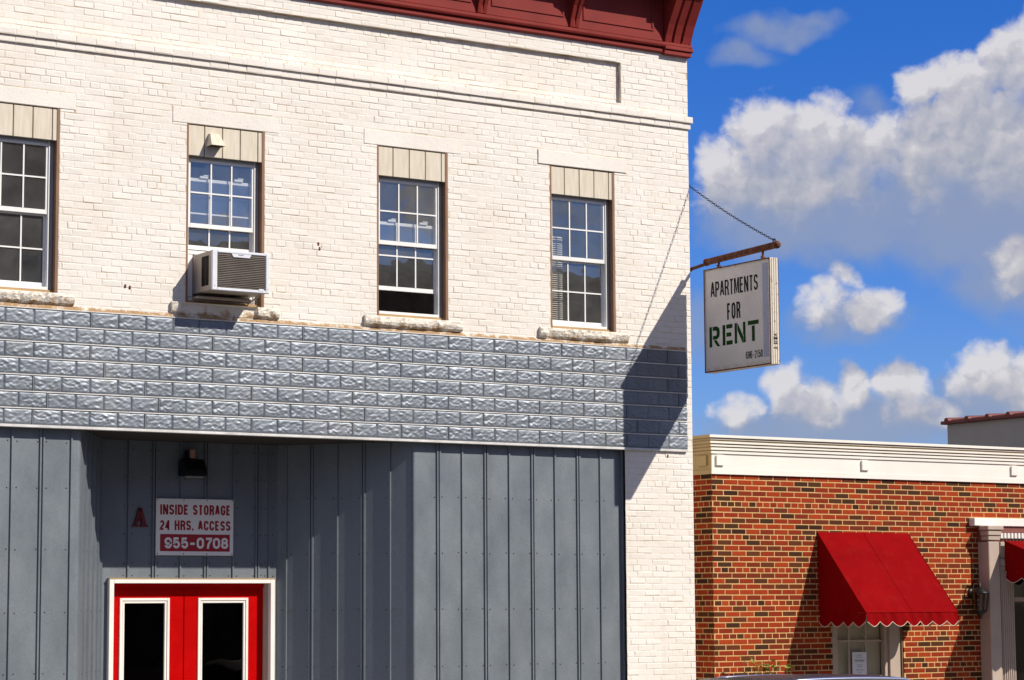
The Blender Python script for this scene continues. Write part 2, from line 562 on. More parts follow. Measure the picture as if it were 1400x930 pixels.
M_OPP1 = mat("brown_brick_far", f_brickfar((0.34, 0.19, 0.13), (0.42, 0.23, 0.15), (0.34, 0.28, 0.22)))
M_OPP2 = mat("dark_brick_far", f_brickfar((0.34, 0.23, 0.17), (0.42, 0.27, 0.20), (0.3, 0.25, 0.21)))
M_LIME = paint("limestone", (0.42, 0.38, 0.31), 0.15, 0.85)
M_CAR = mat("car_paint", None, **{'Base Color': (0.012, 0.013, 0.016, 1), 'Metallic': 0.2, 'Roughness': 0.42, 'Coat Weight': 0.15})
M_CHROME = mat("chrome", None, **{'Base Color': (0.9, 0.9, 0.92, 1), 'Metallic': 1.0, 'Roughness': 0.16})
M_CGLASS = mat("car_glass", None, **{'Base Color': (0.020, 0.010, 0.030, 1), 'Roughness': 0.04, 'Specular IOR Level': 0.9})
M_TYRE = paint("tyre_rubber", (0.02, 0.02, 0.02), 0.2, 0.8)
M_RIM = paint("alloy_rim", (0.5, 0.5, 0.52), 0.1, 0.3, Metallic=0.8)
M_LEAF = paint("weed_leaf", (0.24, 0.25, 0.035), 0.35, 0.6, 12)
M_STEM = paint("weed_stem", (0.12, 0.10, 0.04), 0.2, 0.8)
M_PAPER = paint("paper_sheet", (0.72, 0.74, 0.82), 0.03, 0.7, bmp=0)
M_INK = paint("grey_ink", (0.30, 0.30, 0.36), 0.1, 0.7, bmp=0)
M_AMBER = paint("photocell_lens", (0.45, 0.25, 0.17), 0.1, 0.4, bmp=0)

# ------------------------------------------------------------------ mesh helpers
OFF = {}


class MB:
    def __init__(self):
        self.v = []; self.f = []; self.m = []; self.t = []; self.sm = []

    def add(self, vs, fs, mi=0, tint=0.0, smooth=False):
        o = len(self.v)
        self.v.extend([tuple(map(float, q)) for q in vs])
        for q in fs:
            self.f.append([i + o for i in q]); self.m.append(mi); self.t.append(tint); self.sm.append(smooth)
        return self

    def quad(self, a, b, c, d, mi=0, tint=0.0):
        return self.add([a, b, c, d], [(0, 1, 2, 3)], mi, tint)

    def box(self, x0, x1, y0, y1, z0, z1, mi=0, bev=0.0, tint=0.0):
        if x1 < x0: x0, x1 = x1, x0
        if y1 < y0: y0, y1 = y1, y0
        if z1 < z0: z0, z1 = z1, z0
        bev = min(bev, (x1 - x0) * .45, (y1 - y0) * .45, (z1 - z0) * .45)
        if bev <= 0:
            vs = [(x, y, z) for x in (x0, x1) for y in (y0, y1) for z in (z0, z1)]
            fs = [(0, 1, 3, 2), (4, 6, 7, 5), (0, 4, 5, 1), (2, 3, 7, 6), (0, 2, 6, 4), (1, 5, 7, 3)]
            return self.add(vs, fs, mi, tint)
        b = bev
        # chamfered box: each corner has three vertices
        vs = []; idx = {}
        for i, x in enumerate((x0, x1)):
            for j, y in enumerate((y0, y1)):
                for k, z in enumerate((z0, z1)):
                    sx = b if i == 0 else -b; sy = b if j == 0 else -b; sz = b if k == 0 else -b
                    idx[(i, j, k)] = len(vs)
                    vs += [(x, y + sy, z + sz), (x + sx, y, z + sz), (x + sx, y + sy, z)]
        I = lambda i, j, k, a: idx[(i, j, k)] + a
        fs = []
        for i in (0, 1):
            q = [I(i, 0, 0, 0), I(i, 1, 0, 0), I(i, 1, 1, 0), I(i, 0, 1, 0)]; fs.append(q if i else q[::-1])
        for j in (0, 1):
            q = [I(0, j, 0, 1), I(1, j, 0, 1), I(1, j, 1, 1), I(0, j, 1, 1)]; fs.append(q[::-1] if j else q)
        for k in (0, 1):
            q = [I(0, 0, k, 2), I(1, 0, k, 2), I(1, 1, k, 2), I(0, 1, k, 2)]; fs.append(q if k else q[::-1])
        for i in (0, 1):
            for j in (0, 1):
                q = [I(i, j, 0, 0), I(i, j, 1, 0), I(i, j, 1, 1), I(i, j, 0, 1)]; fs.append(q if (i ^ j) else q[::-1])
            for k in (0, 1):
                q = [I(i, 0, k, 0), I(i, 1, k, 0), I(i, 1, k, 2), I(i, 0, k, 2)]; fs.append(q[::-1] if (i ^ k) else q)
        for j in (0, 1):
            for k in (0, 1):
                q = [I(0, j, k, 1), I(1, j, k, 1), I(1, j, k, 2), I(0, j, k, 2)]; fs.append(q if (j ^ k) else q[::-1])
        for i in (0, 1):
            for j in (0, 1):
                for k in (0, 1):
                    q = [I(i, j, k, 0), I(i, j, k, 1), I(i, j, k, 2)]
                    fs.append(q if (i + j + k) % 2 else q[::-1])
        return self.add(vs, fs, mi, tint)

    def prism_x(self, prof, x0, x1, mi=0, caps=True):
        """profile [(y,z)...] swept along x"""
        n = len(prof)
        vs = [(x0, y, z) for y, z in prof] + [(x1, y, z) for y, z in prof]
        fs = [(i, (i + 1) % n, n + (i + 1) % n, n + i) for i in range(n)]
        if caps:
            fs += [tuple(range(n))[::-1], tuple(range(n, 2 * n))]
        return self.add(vs, fs, mi)

    def prism_y(self, prof, y0, y1, mi=0):
        """profile [(x,z)...] swept along y"""
        n = len(prof)
        vs = [(x, y0, z) for x, z in prof] + [(x, y1, z) for x, z in prof]
        fs = [(i, (i + 1) % n, n + (i + 1) % n, n + i) for i in range(n)]
        fs += [tuple(range(n))[::-1], tuple(range(n, 2 * n))]
        return self.add(vs, fs, mi)

    def prism_z(self, prof, z0, z1, mi=0, caps=True, smooth=False):
        n = len(prof)
        vs = [(x, y, z0) for x, y in prof] + [(x, y, z1) for x, y in prof]
        fs = [(i, (i + 1) % n, n + (i + 1) % n, n + i) for i in range(n)]
        self.add(vs, fs, mi, smooth=smooth)
        if caps:
            self.add(vs, [tuple(range(n))[::-1], tuple(range(n, 2 * n))], mi)
        return self

    def tube(self, pts, r, n=10, mi=0, caps=True, closed=False):
        pts = [Vector(p) for p in pts]
        rs = r if isinstance(r, (list, tuple)) else [r] * len(pts)
        rings = []
        up = None
        N = len(pts)
        for i, p in enumerate(pts):
            if closed:
                t = (pts[(i + 1) % N] - pts[i - 1]).normalized()
            else:
                t = (pts[min(i + 1, N - 1)] - pts[max(i - 1, 0)]).normalized()
            if up is None:
                a = Vector((0, 0, 1)) if abs(t.z) < 0.9 else Vector((1, 0, 0))
                up = (a - t * a.dot(t)).normalized()
            else:
                up = (up - t * up.dot(t)).normalized()
            s = t.cross(up)
            rings.append([p + (up * math.cos(2 * math.pi * k / n) + s * math.sin(2 * math.pi * k / n)) * rs[i] for k in range(n)])
        vs = [q for rg in rings for q in rg]
        fs = []
        for i in range(N if closed else N - 1):
            j = (i + 1) % N
            for k in range(n):
                fs.append((i * n + k, i * n + (k + 1) % n, j * n + (k + 1) % n, j * n + k))
        self.add(vs, fs, mi, smooth=True)
        if caps and not closed:
            self.add(vs, [tuple(range(n))[::-1], tuple(range((N - 1) * n, N * n))], mi)
        return self

    def lathe(self, prof, cx, cy, n=20, mi=0):
        """[(r,z)...] about a vertical axis"""
        vs = []; fs = []
        for r, z in prof:
            vs += [(cx + r * math.cos(2 * math.pi * k / n), cy + r * math.sin(2 * math.pi * k / n), z) for k in range(n)]
        for i in range(len(prof) - 1):
            for k in range(n):
                fs.append((i * n + k, i * n + (k + 1) % n, (i + 1) * n + (k + 1) % n, (i + 1) * n + k))
        return self.add(vs, fs, mi, smooth=True)

    def build(self, name, mats, parent=None, smooth_angle=None):
        me = bpy.data.meshes.new(name)
        off = OFF.get(parent.name, Vector((0, 0, 0))) if parent else Vector((0, 0, 0))
        vs = [(a - off.x, b - off.y, c - off.z) for a, b, c in self.v]
        me.from_pydata(vs, [], self.f)
        if not isinstance(mats, (list, tuple)):
            mats = [mats]
        for q in mats:
            me.materials.append(q)
        me.polygons.foreach_set('material_index', self.m)
        me.polygons.foreach_set('use_smooth', self.sm)
        a = me.attributes.new('tint', 'FLOAT', 'FACE')
        a.data.foreach_set('value', self.t)
        me.update()
        ob = bpy.data.objects.new(name, me)
        COL.objects.link(ob)
        if parent:
            ob.parent = parent
        OFF[ob.name] = off
        return ob


def tag(o, label, cat, group=None):
    o['label'] = label; o['category'] = cat
    if group: o['group'] = group
    return o


def thing(name, label, cat, loc=(0, 0, 0), group=None):
    o = bpy.data.objects.new(name, None)
    o.empty_display_size = 0.2
    COL.objects.link(o)
    o.location = loc
    OFF[o.name] = Vector(loc)
    return tag(o, label, cat, group)


def struct(o):
    o['kind'] = 'structure'
    return o


def cut(a, b, holes):
    """interval [a,b] minus a list of intervals"""
    out = [(a, b)]
    for h0, h1 in holes:
        nx = []
        for p, q in out:
            if h1 <= p or h0 >= q:
                nx.append((p, q)); continue
            if h0 > p: nx.append((p, h0))
            if h1 < q: nx.append((h1, q))
        out = nx
    return out


def bricks(mb, fr, u0, u1, v0, v1, holes, L, H, joint, prot, jit, bev, phase=0.0, vphase=0.0, hdr=6, hoff=0, tintf=None, jx=0.0, flush=0.0):
    """individually bedded bricks on the plane given by fr(u,v,d); joint sheet behind them (material 1)"""
    cu = sorted({u0, u1, *[min(max(h[0], u0), u1) for h in holes], *[min(max(h[1], u0), u1) for h in holes]})
    cv = sorted({v0, v1, *[min(max(h[2], v0), v1) for h in holes], *[min(max(h[3], v0), v1) for h in holes]})
    for i in range(len(cu) - 1):
        for j in range(len(cv) - 1):
            a, b, c, d = cu[i], cu[i + 1], cv[j], cv[j + 1]
            if b - a < 1e-6 or d - c < 1e-6: continue
            mu, mv = (a + b) / 2, (c + d) / 2
            if any(h[0] < mu < h[1] and h[2] < mv < h[3] for h in holes): continue
            mb.quad(fr(a, c, 0), fr(b, c, 0), fr(b, d, 0), fr(a, d, 0), 1)
    k0 = math.floor((v0 - vphase) / H) - 1
    k1 = math.ceil((v1 - vphase) / H) + 1
    for k in range(k0, k1):
        a = vphase + k * H + joint / 2; b = a + H - joint
        a2, b2 = max(a, v0), min(b, v1)
        if b2 - a2 < 0.012: continue
        head = hdr and (k + hoff) % hdr == 0
        ln = L / 2 if head else L
        st = phase + (0.0 if k % 2 else L / 2) + (L / 4 if head else 0) + random.uniform(-jx, jx)
        eu = sorted({u0, u1, *[q for h in holes if h[2] < b2 and h[3] > a2 for q in h[:2] if u0 < q < u1]})
        cells = []
        for e0, e1 in zip(eu[:-1], eu[1:]):
            mu = (e0 + e1) / 2
            left = cut(a2, b2, [(h[2], h[3]) for h in holes if h[0] < mu < h[1]])
            if not left: continue
            lo_, hi_ = max(left, key=lambda q: q[1] - q[0])
            if hi_ - lo_ < 0.010: continue
            if cells and cells[-1][1] == e0 and cells[-1][2:] == (lo_, hi_):
                cells[-1] = (cells[-1][0], e1, lo_, hi_)
            else:
                cells.append((e0, e1, lo_, hi_))
        for s0, s1, a2, b2 in cells:
            n0 = math.floor((s0 - st) / ln) - 1
            n1 = math.ceil((s1 - st) / ln) + 1
            for n in range(n0, n1):
                p = st + n * ln + joint / 2; q = p + ln - joint
                # pieces too short are merged into the neighbour
                p2, q2 = max(p, s0), min(q, s1)
                if q2 - p2 < 0.02: continue
                r = lambda: random.uniform(-jit, jit)
                d = (prot if random.random() > flush else prot * 0.4) + random.uniform(-jit, jit) * 0.7
                pa, qa, aa, ba = p2 + r(), q2 + r(), a2 + r(), b2 + r()
                if p2 == s0: pa = p2
                if q2 == s1: qa = q2
                tl = random.uniform(-jit, jit) * 0.8; tw = random.uniform(-jit, jit) * 0.8
                o = [(pa, aa), (qa, aa + r()), (qa, ba), (pa, ba + r())]
                e = min(bev, (b2 - a2) * .3)
                inn = [(pa + e, o[0][1] + e), (qa - e, o[1][1] + e), (qa - e, o[2][1] - e), (pa + e, o[3][1] - e)]
                dd = [d - tl - tw, d + tl - tw, d + tl + tw, d - tl + tw]
                vs = [fr(x, y, 0.0003) for x, y in o] + [fr(x, y, max(0.001, z)) for (x, y), z in zip(inn, dd)]
                t = tintf() if tintf else random.random()
                mb.add(vs, [(4, 5, 6, 7), (0, 1, 5, 4), (1, 2, 6, 5), (2, 3, 7, 6), (3, 0, 4, 7)], 0, t)


def _arc(cx, cy, rx, ry, a0, a1, n=5):
    return [(cx + rx * math.cos(math.radians(a0 + (a1 - a0) * i / n)), cy + ry * math.sin(math.radians(a0 + (a1 - a0) * i / n))) for i in range(n + 1)]


_RO = _arc(.5, .7, .5, .3, 0, 180, 8) + _arc(.5, .3, .5, .3, 180, 360, 8)
# block letters as strokes in a unit box: (width, [(closed, points)...])
GLYPH = {
    'A': (1.0, [(0, [(0, 0), (.42, 1), (.58, 1), (1, 0)]), (0, [(.2, .30), (.8, .30)])]),
    'C': (.95, [(0, _arc(.5, .7, .5, .3, 0, 180, 8) + _arc(.5, .3, .5, .3, 180, 360, 8))]),
    'D': (.95, [(1, [(0, 0), (0, 1), (.45, 1)] + _arc(.5, .7, .5, .3, 80, 0, 5) + _arc(.5, .3, .5, .3, 0, -80, 5) + [(.45, 0)])]),
    'E': (.82, [(0, [(1, 1), (0, 1), (0, 0), (1, 0)]), (0, [(0, .52), (.9, .52)])]),
    'F': (.80, [(0, [(1, 1), (0, 1), (0, -.06)]), (0, [(0, .5), (.85, .5)])]),
    'G': (.98, [(0, _arc(.5, .7, .5, .3, 0, 180, 8) + _arc(.5, .3, .5, .3, 180, 350, 8) + [(1, .44), (.55, .44)])]),
    'H': (.95, [(0, [(0, -.06), (0, 1.06)]), (0, [(1, -.06), (1, 1.06)]), (0, [(0, .52), (1, .52)])]),
    'I': (.0, [(0, [(0, -.06), (0, 1.06)])]),
    'M': (1.25, [(0, [(0, -.06), (0, 1), (.12, 1), (.5, .06), (.88, 1), (1, 1), (1, -.06)])]),
    'N': (.98, [(0, [(0, -.06), (0, 1), (.1, 1), (.9, 0), (1, 0), (1, 1.06)])]),
    'O': (.98, [(1, _RO)]), '0': (.92, [(1, _RO)]),
    'P': (.92, [(0, [(0, -.06), (0, 1), (.5, 1)] + _arc(.55, .74, .45, .26, 85, -85, 8) + [(.5, .48), (0, .48)])]),
    'R': (.95, [(0, [(0, -.06), (0, 1), (.5, 1)] + _arc(.55, .75, .45, .25, 85, -85, 8) + [(.5, .5), (0, .5)]), (0, [(.55, .5), (.92, .34), (1, -.06)])]),
    'S': (.92, [(0, _arc(.5, .76, .5, .24, 10, 180, 7) + [(.08, .62), (.3, .53), (.7, .47), (.92, .38)] + _arc(.5, .24, .5, .24, 0, -170, 7))]),
    'T': (.92, [(0, [(0, 1), (1, 1)]), (0, [(.5, -.06), (.5, 1)])]),
    '1': (.45, [(0, [(0, .78), (.55, .84), (.85, 1), (.85, -.06)])]),
    '2': (.9, [(0, _arc(.5, .72, .5, .28, 165, -25, 7) + [(.1, .15), (0, 0), (1, 0)])]),
    '4': (.95, [(0, [(.74, -.06), (.74, 1), (.66, 1), (0, .3), (0, .24), (1, .24)])]),
    '5': (.9, [(0, [(.92, 1), (.12, 1), (.04, .52)] + _arc(.5, .32, .5, .32, 125, -165, 9))]),
    '6': (.92, [(0, _arc(.5, .72, .5, .28, 10, 180, 6) + _arc(.5, .3, .5, .3, 180, 360 + 165, 12))]),
    '7': (.88, [(0, [(0, 1), (1, 1), (.97, .86), (.5, .35), (.38, -.06)])]),
    '8': (.92, [(1, _arc(.5, .77, .44, .23, 0, 360, 14)[:-1]), (1, _arc(.5, .27, .5, .27, 0, 360, 14)[:-1])]),
    '9': (.92, [(0, _arc(.5, .28, .5, .28, 190, 360, 6) + _arc(.5, .7, .5, .3, 0, 345, 12))]),
    '-': (.80, [(0, [(0, .42), (1, .42)])]),
    '.': (.0, [(0, [(0, -.06), (0, .1)])]),
}


def put_text(mb, fr, body, u0, u1, v0, v1, d, th=0.2, gap=0.62, mi=0):
    """block lettering; th = stroke width and gap = letter gap, as fractions of the height / of the stroke"""
    H_ = v1 - v0; t = th * H_
    units = sum(GLYPH[c][0] for c in body)
    g_ = gap * t
    wid = (u1 - u0) - len(body) * t - (len(body) - 1) * g_
    k = wid / max(units, 1e-6)
    x = u0; layer = 0
    for c in body:
        w, strokes = GLYPH[c]
        gw = w * k
        for closed, pts in strokes:
            P_ = [(x + t / 2 + px_ * gw, v0 + t / 2 + min(max(py_, -t / 2 / (H_ - t)), 1 + t / 2 / (H_ - t)) * (H_ - t) if not (py_ < 0 or py_ > 1) else (v0 if py_ < 0 else v1)) for px_, py_ in pts]
            n = len(P_); L_ = []; R_ = []
            for i in range(n):
                p0 = P_[i - 1] if (i or closed) else P_[i]
                p2 = P_[(i + 1) % n] if (i < n - 1 or closed) else P_[i]
                p1 = P_[i]
                def unit(a, b):
                    q = (b[0] - a[0], b[1] - a[1]); l = math.hypot(*q)
                    return (q[0] / l, q[1] / l) if l > 1e-9 else None
                e0, e1 = unit(p0, p1), unit(p1, p2)
                e0 = e0 or e1; e1 = e1 or e0
                nx_, ny_ = -(e0[1] + e1[1]), e0[0] + e1[0]
                l = math.hypot(nx_, ny_) or 1e-6
                nx_, ny_ = nx_ / l, ny_ / l
                cs = max(0.55, nx_ * -e0[1] + ny_ * e0[0])
                o = t / 2 / cs
                L_.append((p1[0] + nx_ * o, p1[1] + ny_ * o)); R_.append((p1[0] - nx_ * o, p1[1] - ny_ * o))
            dd = d + 0.00025 * layer; layer = (layer + 1) % 3
            vs = [fr(*q, dd) for q in L_] + [fr(*q, dd) for q in R_]
            fs = [(i, (i + 1) % n, n + (i + 1) % n, n + i) for i in range(n if closed else n - 1)]
            mb.add(vs, fs, mi)
        x += gw + t + g_


def poly_plate(mb, fr, pts, d0, d1, mi=0):
    n = len(pts)
    vs = [fr(x, y, d0) for x, y in pts] + [fr(x, y, d1) for x, y in pts]
    fs = [tuple(range(n, 2 * n))] + [(i, (i + 1) % n, n + (i + 1) % n, n + i) for i in range(n)]
    mb.add(vs, fs, mi)


FRONT = lambda y: (lambda u, v, d: (u, y - d, v))

# ------------------------------------------------------------------ ground, road, pavements
G0 = 0.2      # pavement level
mb = MB(); mb.quad((-900, -900, -0.02), (900, -900, -0.02), (900, 900, -0.02), (-900, 900, -0.02))
struct(mb.build("ground", M_EARTH))
mb = MB(); mb.quad((-300, -19, 0.05), (300, -19, 0.05), (300, -3, 0.05), (-300, -3, 0.05))
struct(mb.build("road", M_ASPH))
mb = MB(); mb.box(-300, 300, -3.0, -2.85, -0.02, 0.203, 0, 0.012)
mb.box(-300, 300, -19.15, -19.0, -0.02, 0.203, 0, 0.012)
struct(mb.build("kerb", M_CONC))
mb = MB(); mb.box(-300, 300, -2.849, 14, -0.015, G0)
struct(mb.build("pavement", M_CONC))
mb = MB(); mb.box(-300, 300, -26.5, -19.151, -0.015, G0)
struct(mb.build("far_pavement", M_CONC))
mb = MB()
for k in range(-30, 30):
    mb.quad((k * 9, -11.06, 0.054), (k * 9 + 3, -11.06, 0.054), (k * 9 + 3, -10.94, 0.054), (k * 9, -10.94, 0.054))
for k in range(-8, 10):
    mb.quad((k * 6.5, -5.3, 0.054), (k * 6.5 + .1, -5.3, 0.054), (k * 6.5 + .1, -3.0, 0.054), (k * 6.5, -3.0, 0.054))
struct(mb.build("road_markings", M_LINE))

# ================================================================== WHITE BUILDING
XL = -12.0
wbld = thing("painted_brick_building", "large two-storey white painted brick building with a dark red cornice and grey metal shopfront", "building", (-6, 0, G0))
WIN = [-8.205, -5.95, -3.727, -1.505]       # window centres
WW = 0.885; WZ0 = 5.375; WZ1 = 7.22
holes = [(c - WW / 2, c + WW / 2, WZ0, WZ1) for c in WIN]
sill_h = [(c - 0.605, c + 0.605, 5.262, WZ0 - 0.0005) for c in WIN]
lint_h = [(c - 0.605, c + 0.605, WZ1 + .0005, 7.385) for c in WIN]
KW = dict(L=0.2095, H=0.0682, joint=0.0035, prot=0.0034, jit=0.0019, bev=0.0075, hdr=7, jx=0.006, flush=0.48)
HP = 5.586 - 0.034           # phase of the courses
mb = MB()
bricks(mb, FRONT(0), XL, 0.0, 5.20, 7.826, holes + sill_h + lint_h, vphase=HP, phase=0.03, hoff=0, **KW)
bricks(mb, FRONT(0), -0.957, 0.0, G0, 5.199, [], vphase=HP, phase=0.03, **KW)
# frieze with a sunk panel
bricks(mb, FRONT(0), XL, 0.0, 7.965, 8.72, [(-11.05, -0.955, 8.03, 8.51)], vphase=HP, phase=0.03, **KW)
bricks(mb, FRONT(0.052), -11.05, -0.955, 8.03, 8.51, [], vphase=HP, phase=0.03, **KW)
mb.quad((-0.955, 0, 8.03), (-0.955, 0.052, 8.03), (-0.955, 0.052, 8.51), (-0.955, 0, 8.51), 1)
mb.quad((-11.05, 0, 8.03), (-11.05, 0.052, 8.03), (-11.05, 0.052, 8.51), (-11.05, 0, 8.51), 1)
mb.quad((-11.05, 0, 8.51), (-0.955, 0, 8.51), (-0.955, 0.052, 8.51), (-11.05, 0.052, 8.51), 1)
mb.quad((-11.05, 0, 8.03), (-0.955, 0, 8.03), (-0.955, 0.052, 8.03), (-11.05, 0.052, 8.03), 1)
# two stepped belt courses
for (z0, z1, pr, ext) in ((7.826, 7.896, 0.022, 0.022), (7.896, 7.967, 0.045, 0.04)):
    K2 = dict(KW); K2['H'] = z1 - z0; K2['hdr'] = 0
    bricks(mb, FRONT(-pr), XL, ext, z0, z1, [], vphase=z0, phase=0.03, **K2)
    mb.quad((XL, 0, z0), (ext, 0, z0), (ext, -pr, z0), (XL, -pr, z0), 1)
    mb.quad((XL, 0, z1), (ext, 0, z1), (ext, -pr, z1), (XL, -pr, z1), 1)
    mb.quad((ext, 0.3, z0), (ext, -pr, z0), (ext, -pr, z1), (ext, 0.3, z1), 1)
    mb.quad((0, 0.3, z0), (ext, 0.3, z0), (ext, 0.05, z0), (0, 0.05, z0), 1)
# street corner side wall
SIDE = lambda x: (lambda u, v, d: (x + d, u, v))
bricks(mb, SIDE(0.0), 0.0, 6.0, G0, 8.72, [], vphase=HP, phase=0.07, **KW)
wall = mb.build("wall", [M_WB, M_WJ], wbld)
mb = MB()
mb.quad((0, 6, G0), (0, 16, G0), (0, 16, 9.4), (0, 6, 9.4)); mb.quad((XL, 0.0, G0), (XL, 16, G0), (XL, 16, 9.4), (XL, 0, 9.4))
mb.quad((XL, 16, G0), (0, 16, G0), (0, 16, 9.4), (XL, 16, 9.4)); mb.quad((0, 0.01, 8.72), (0, 6, 8.72), (0, 6, 9.4), (0, 0.01, 9.4))
mb.build("rear_wall", M_WB, wbld)
mb = MB(); mb.quad((XL, -0.1, 9.4), (0, -0.1, 9.4), (0, 16, 9.4), (XL, 16, 9.4)); mb.build("roof", M_ROOF, wbld)
mb = MB(); mb.box(XL + .01, -.01, 0.3, 15.9, 4.5, 4.8); mb.build("upper_floor", M_DARK, wbld)
# upstairs rooms: partition walls and a back wall
mb = MB()
for c0, c1 in ((-9.4, -7.0), (-7.0, -4.85), (-4.85, -2.6), (-2.6, -0.2)):
    mb.quad((c0 + .03, 0.35, 4.81), (c0 + .03, 1.9, 4.81), (c0 + .03, 1.9, 7.8), (c0 + .03, 0.35, 7.8))
    mb.quad((c1 - .03, 0.35, 4.81), (c1 - .03, 1.9, 4.81), (c1 - .03, 1.9, 7.8), (c1 - .03, 0.35, 7.8))
    mb.quad((c0, 1.9, 4.81), (c1, 1.9, 4.81), (c1, 1.9, 7.8), (c0, 1.9, 7.8))
mb.quad((XL, 0.3, 7.8), (0, 0.3, 7.8), (0, 4.3, 7.8), (XL, 4.3, 7.8))
mb.build("room_wall", M_ROOMWALL, wbld)

# ---- windows
LIFT = [0.0, 0.50, 0.235, 0.0]
for wi, c in enumerate(WIN):
    x0, x1 = c - WW / 2, c + WW / 2
    zt = 6.905
    mb = MB()
    # brown brick mould in the reveal
    mb.box(x0, x0 + 0.022, -0.002, 0.16, WZ0, WZ1)
    mb.box(x1 - 0.030, x1, -0.002, 0.16, WZ0, WZ1)
    mb.box(x0 + .022, x1 - .030, 0.02, 0.16, WZ1 - 0.03, WZ1)
    # tan strip below
    mb.box(x0 + 0.022, x1 - .030, 0.045, 0.16, WZ0, WZ0 + 0.035, 1)
    # vinyl outer frame
    a, b_ = x0 + 0.0225, x1 - 0.0305
    fy0, fy1 = 0.062, 0.155
    zb = WZ0 + 0.0355
    mb.box(a, a + 0.034, fy0, fy1, zb, zt, 2, 0.003)
    mb.box(b_ - 0.045, b_, fy0 + .014, fy1, zb, zt, 3, 0.003)
    mb.box(b_ - 0.058, b_ - 0.045, fy0 - .002, fy1, zb, zt, 2, 0.003)
    mb.box(a + .034, b_ - .058, fy0, fy1, zt - 0.032, zt, 3, 0.003)
    mb.box(a + .034, b_ - .058, fy0 - 0.01, fy1, zb, zb + 0.032, 2, 0.003)
    frame = mb.build("window", [M_CASE, M_TANSILL, M_VINYL, M_VINYL2], wbld)
    ia, ib = a + 0.0345, b_ - 0.0585
    iz0, iz1 = zb + 0.0325, zt - 0.0325
    mid = 6.165

    def sash(y, z0, z1, bot, top, muntin_y):
        s = MB()
        st = 0.022
        s.box(ia, ia + st, y - .012, y + .012, z0, z1, 0, 0.002)
        s.box(ib - st, ib, y - .012, y + .012, z0, z1, 0, 0.002)
        s.box(ia + st, ib - st, y - .013, y + .013, z0, z0 + bot, 0, 0.002)
        s.box(ia + st, ib - st, y - .013, y + .013, z1 - top, z1, 0, 0.002)
        w = (ib - ia - 2 * st) / 3
        for k in (1, 2):
            xx = ia + st + k * w
            s.box(xx - .0075, xx + .0075, muntin_y - .004, muntin_y + .004, z0 + bot, z1 - top)
        zz = (z0 + bot + z1 - top) / 2
        s.box(ia + st, ib - st, muntin_y - .0045, muntin_y + .0045, zz - .0075, zz + .0075)
        so = s.build("sash", M_VINYL, frame)
        gl = MB(); gl.quad((ia + st, y - .006, z0 + bot), (ib - st, y - .006, z0 + bot), (ib - st, y - .006, z1 - top), (ia + st, y - .006, z1 - top))
        gl.build("pane", M_GLASS, frame)

    sash(0.085, mid, iz1, 0.045, 0.026, 0.0735)
    lf = LIFT[wi]
    sash(0.125, iz0 + lf, mid + 0.02 + lf, 0.045, 0.034, 0.1135)
    if lf > 0:
        for xx in (ia + 0.19, ib - 0.16):
            lk = MB()
            lk.box(xx - .05, xx + .05, 0.095, 0.12, mid + 0.02 + lf, mid + 0.045 + lf, 0, .004)
            lk.box(xx - .012, xx + .055, 0.092, 0.115, mid + 0.045 + lf, mid + 0.058 + lf, 0, .004)
            lk.build("sash_lock", M_VINYL, frame)
    # grooved boards filling the head of the old opening
    bd = MB()
    bw = (WW - 0.012) / 4.32
    xx = x0 + 0.004
    while xx < x1 - 0.012:
        xe = min(xx + bw - 0.010, x1 - 0.010)
        bd.box(xx, xe, 0.004, 0.03, 6.897, 7.208, 0, 0.003)
        xx += bw
    bd.box(x0 + .001, x1 - .001, 0.0175, 0.034, 6.90, 7.212, 1)
    bd.build("head_board", [M_BOARD, M_GROOVE], frame)
    # lintel block and rough stone sill
    lt = MB(); pr = 0.016 if wi == 3 else 0.0075
    lt.box(c - 0.604, c + 0.604, -pr, 0.10, WZ1 + 0.001, 7.384, 0, 0.005, tint=0.1)
    lt.build("lintel", M_WB, frame)
    sl = MB()
    nx, nz = 44, 7
    r2 = np.random.default_rng(40 + wi)
    gx = np.linspace(c - 0.605, c + 0.605, nx)
    base_prof = np.array([0.0, 0.022, 0.042, 0.054, 0.058, 0.055, 0.045])
    zs = np.array([5.262, 5.268, 5.285, 5.315, 5.343, 5.365, 5.376])
    rough = r2.normal(0, 1, (nx, nz))
    rough = (rough + np.roll(rough, 1, 0) + np.roll(rough, 1, 1)) / 2.0
    chunk = np.repeat(r2.normal(0, 1, nx // 4 + 1), 4)[:nx]
    vs = []
    for i in range(nx):
        edge = min(1.0, (min(i, nx - 1 - i)) / 2.0)
        for j in range(nz):
            amp = 0.006 if 0 < j < nz - 1 else 0.0
            dd = base_prof[j] + (rough[i, j] * amp + chunk[i] * 0.008 * (1 if j < 4 else .2)) * (1 if amp else 0)
            if wi == 1 and -6.47 < gx[i] < -5.62 and j < 6:
                dd = 0.010 + rough[i, j] * 0.002          # the middle of this sill is broken away
            zz = zs[j] + (rough[i, j] * 0.005 if 0 < j < nz - 1 else 0)
            vs.append((gx[i], -max(0.002, dd) * (0.85 + .15 * edge), zz))
    fs = []
    for i in range(nx - 1):
        for j in range(nz - 1):
            fs.append((i * nz + j, (i + 1) * nz + j, (i + 1) * nz + j + 1, i * nz + j + 1))
    sl.add(vs, fs)
    e0 = [vs[j] for j in range(nz)]; e1 = [vs[(nx - 1) * nz + j] for j in range(nz)]
    sl.add(e0 + [(e0[0][0], 0.0, zs[-1])], [tuple(range(nz + 1))]); sl.add(e1 + [(e1[0][0], 0.0, zs[-1])], [tuple(range(nz + 1))[::-1]])
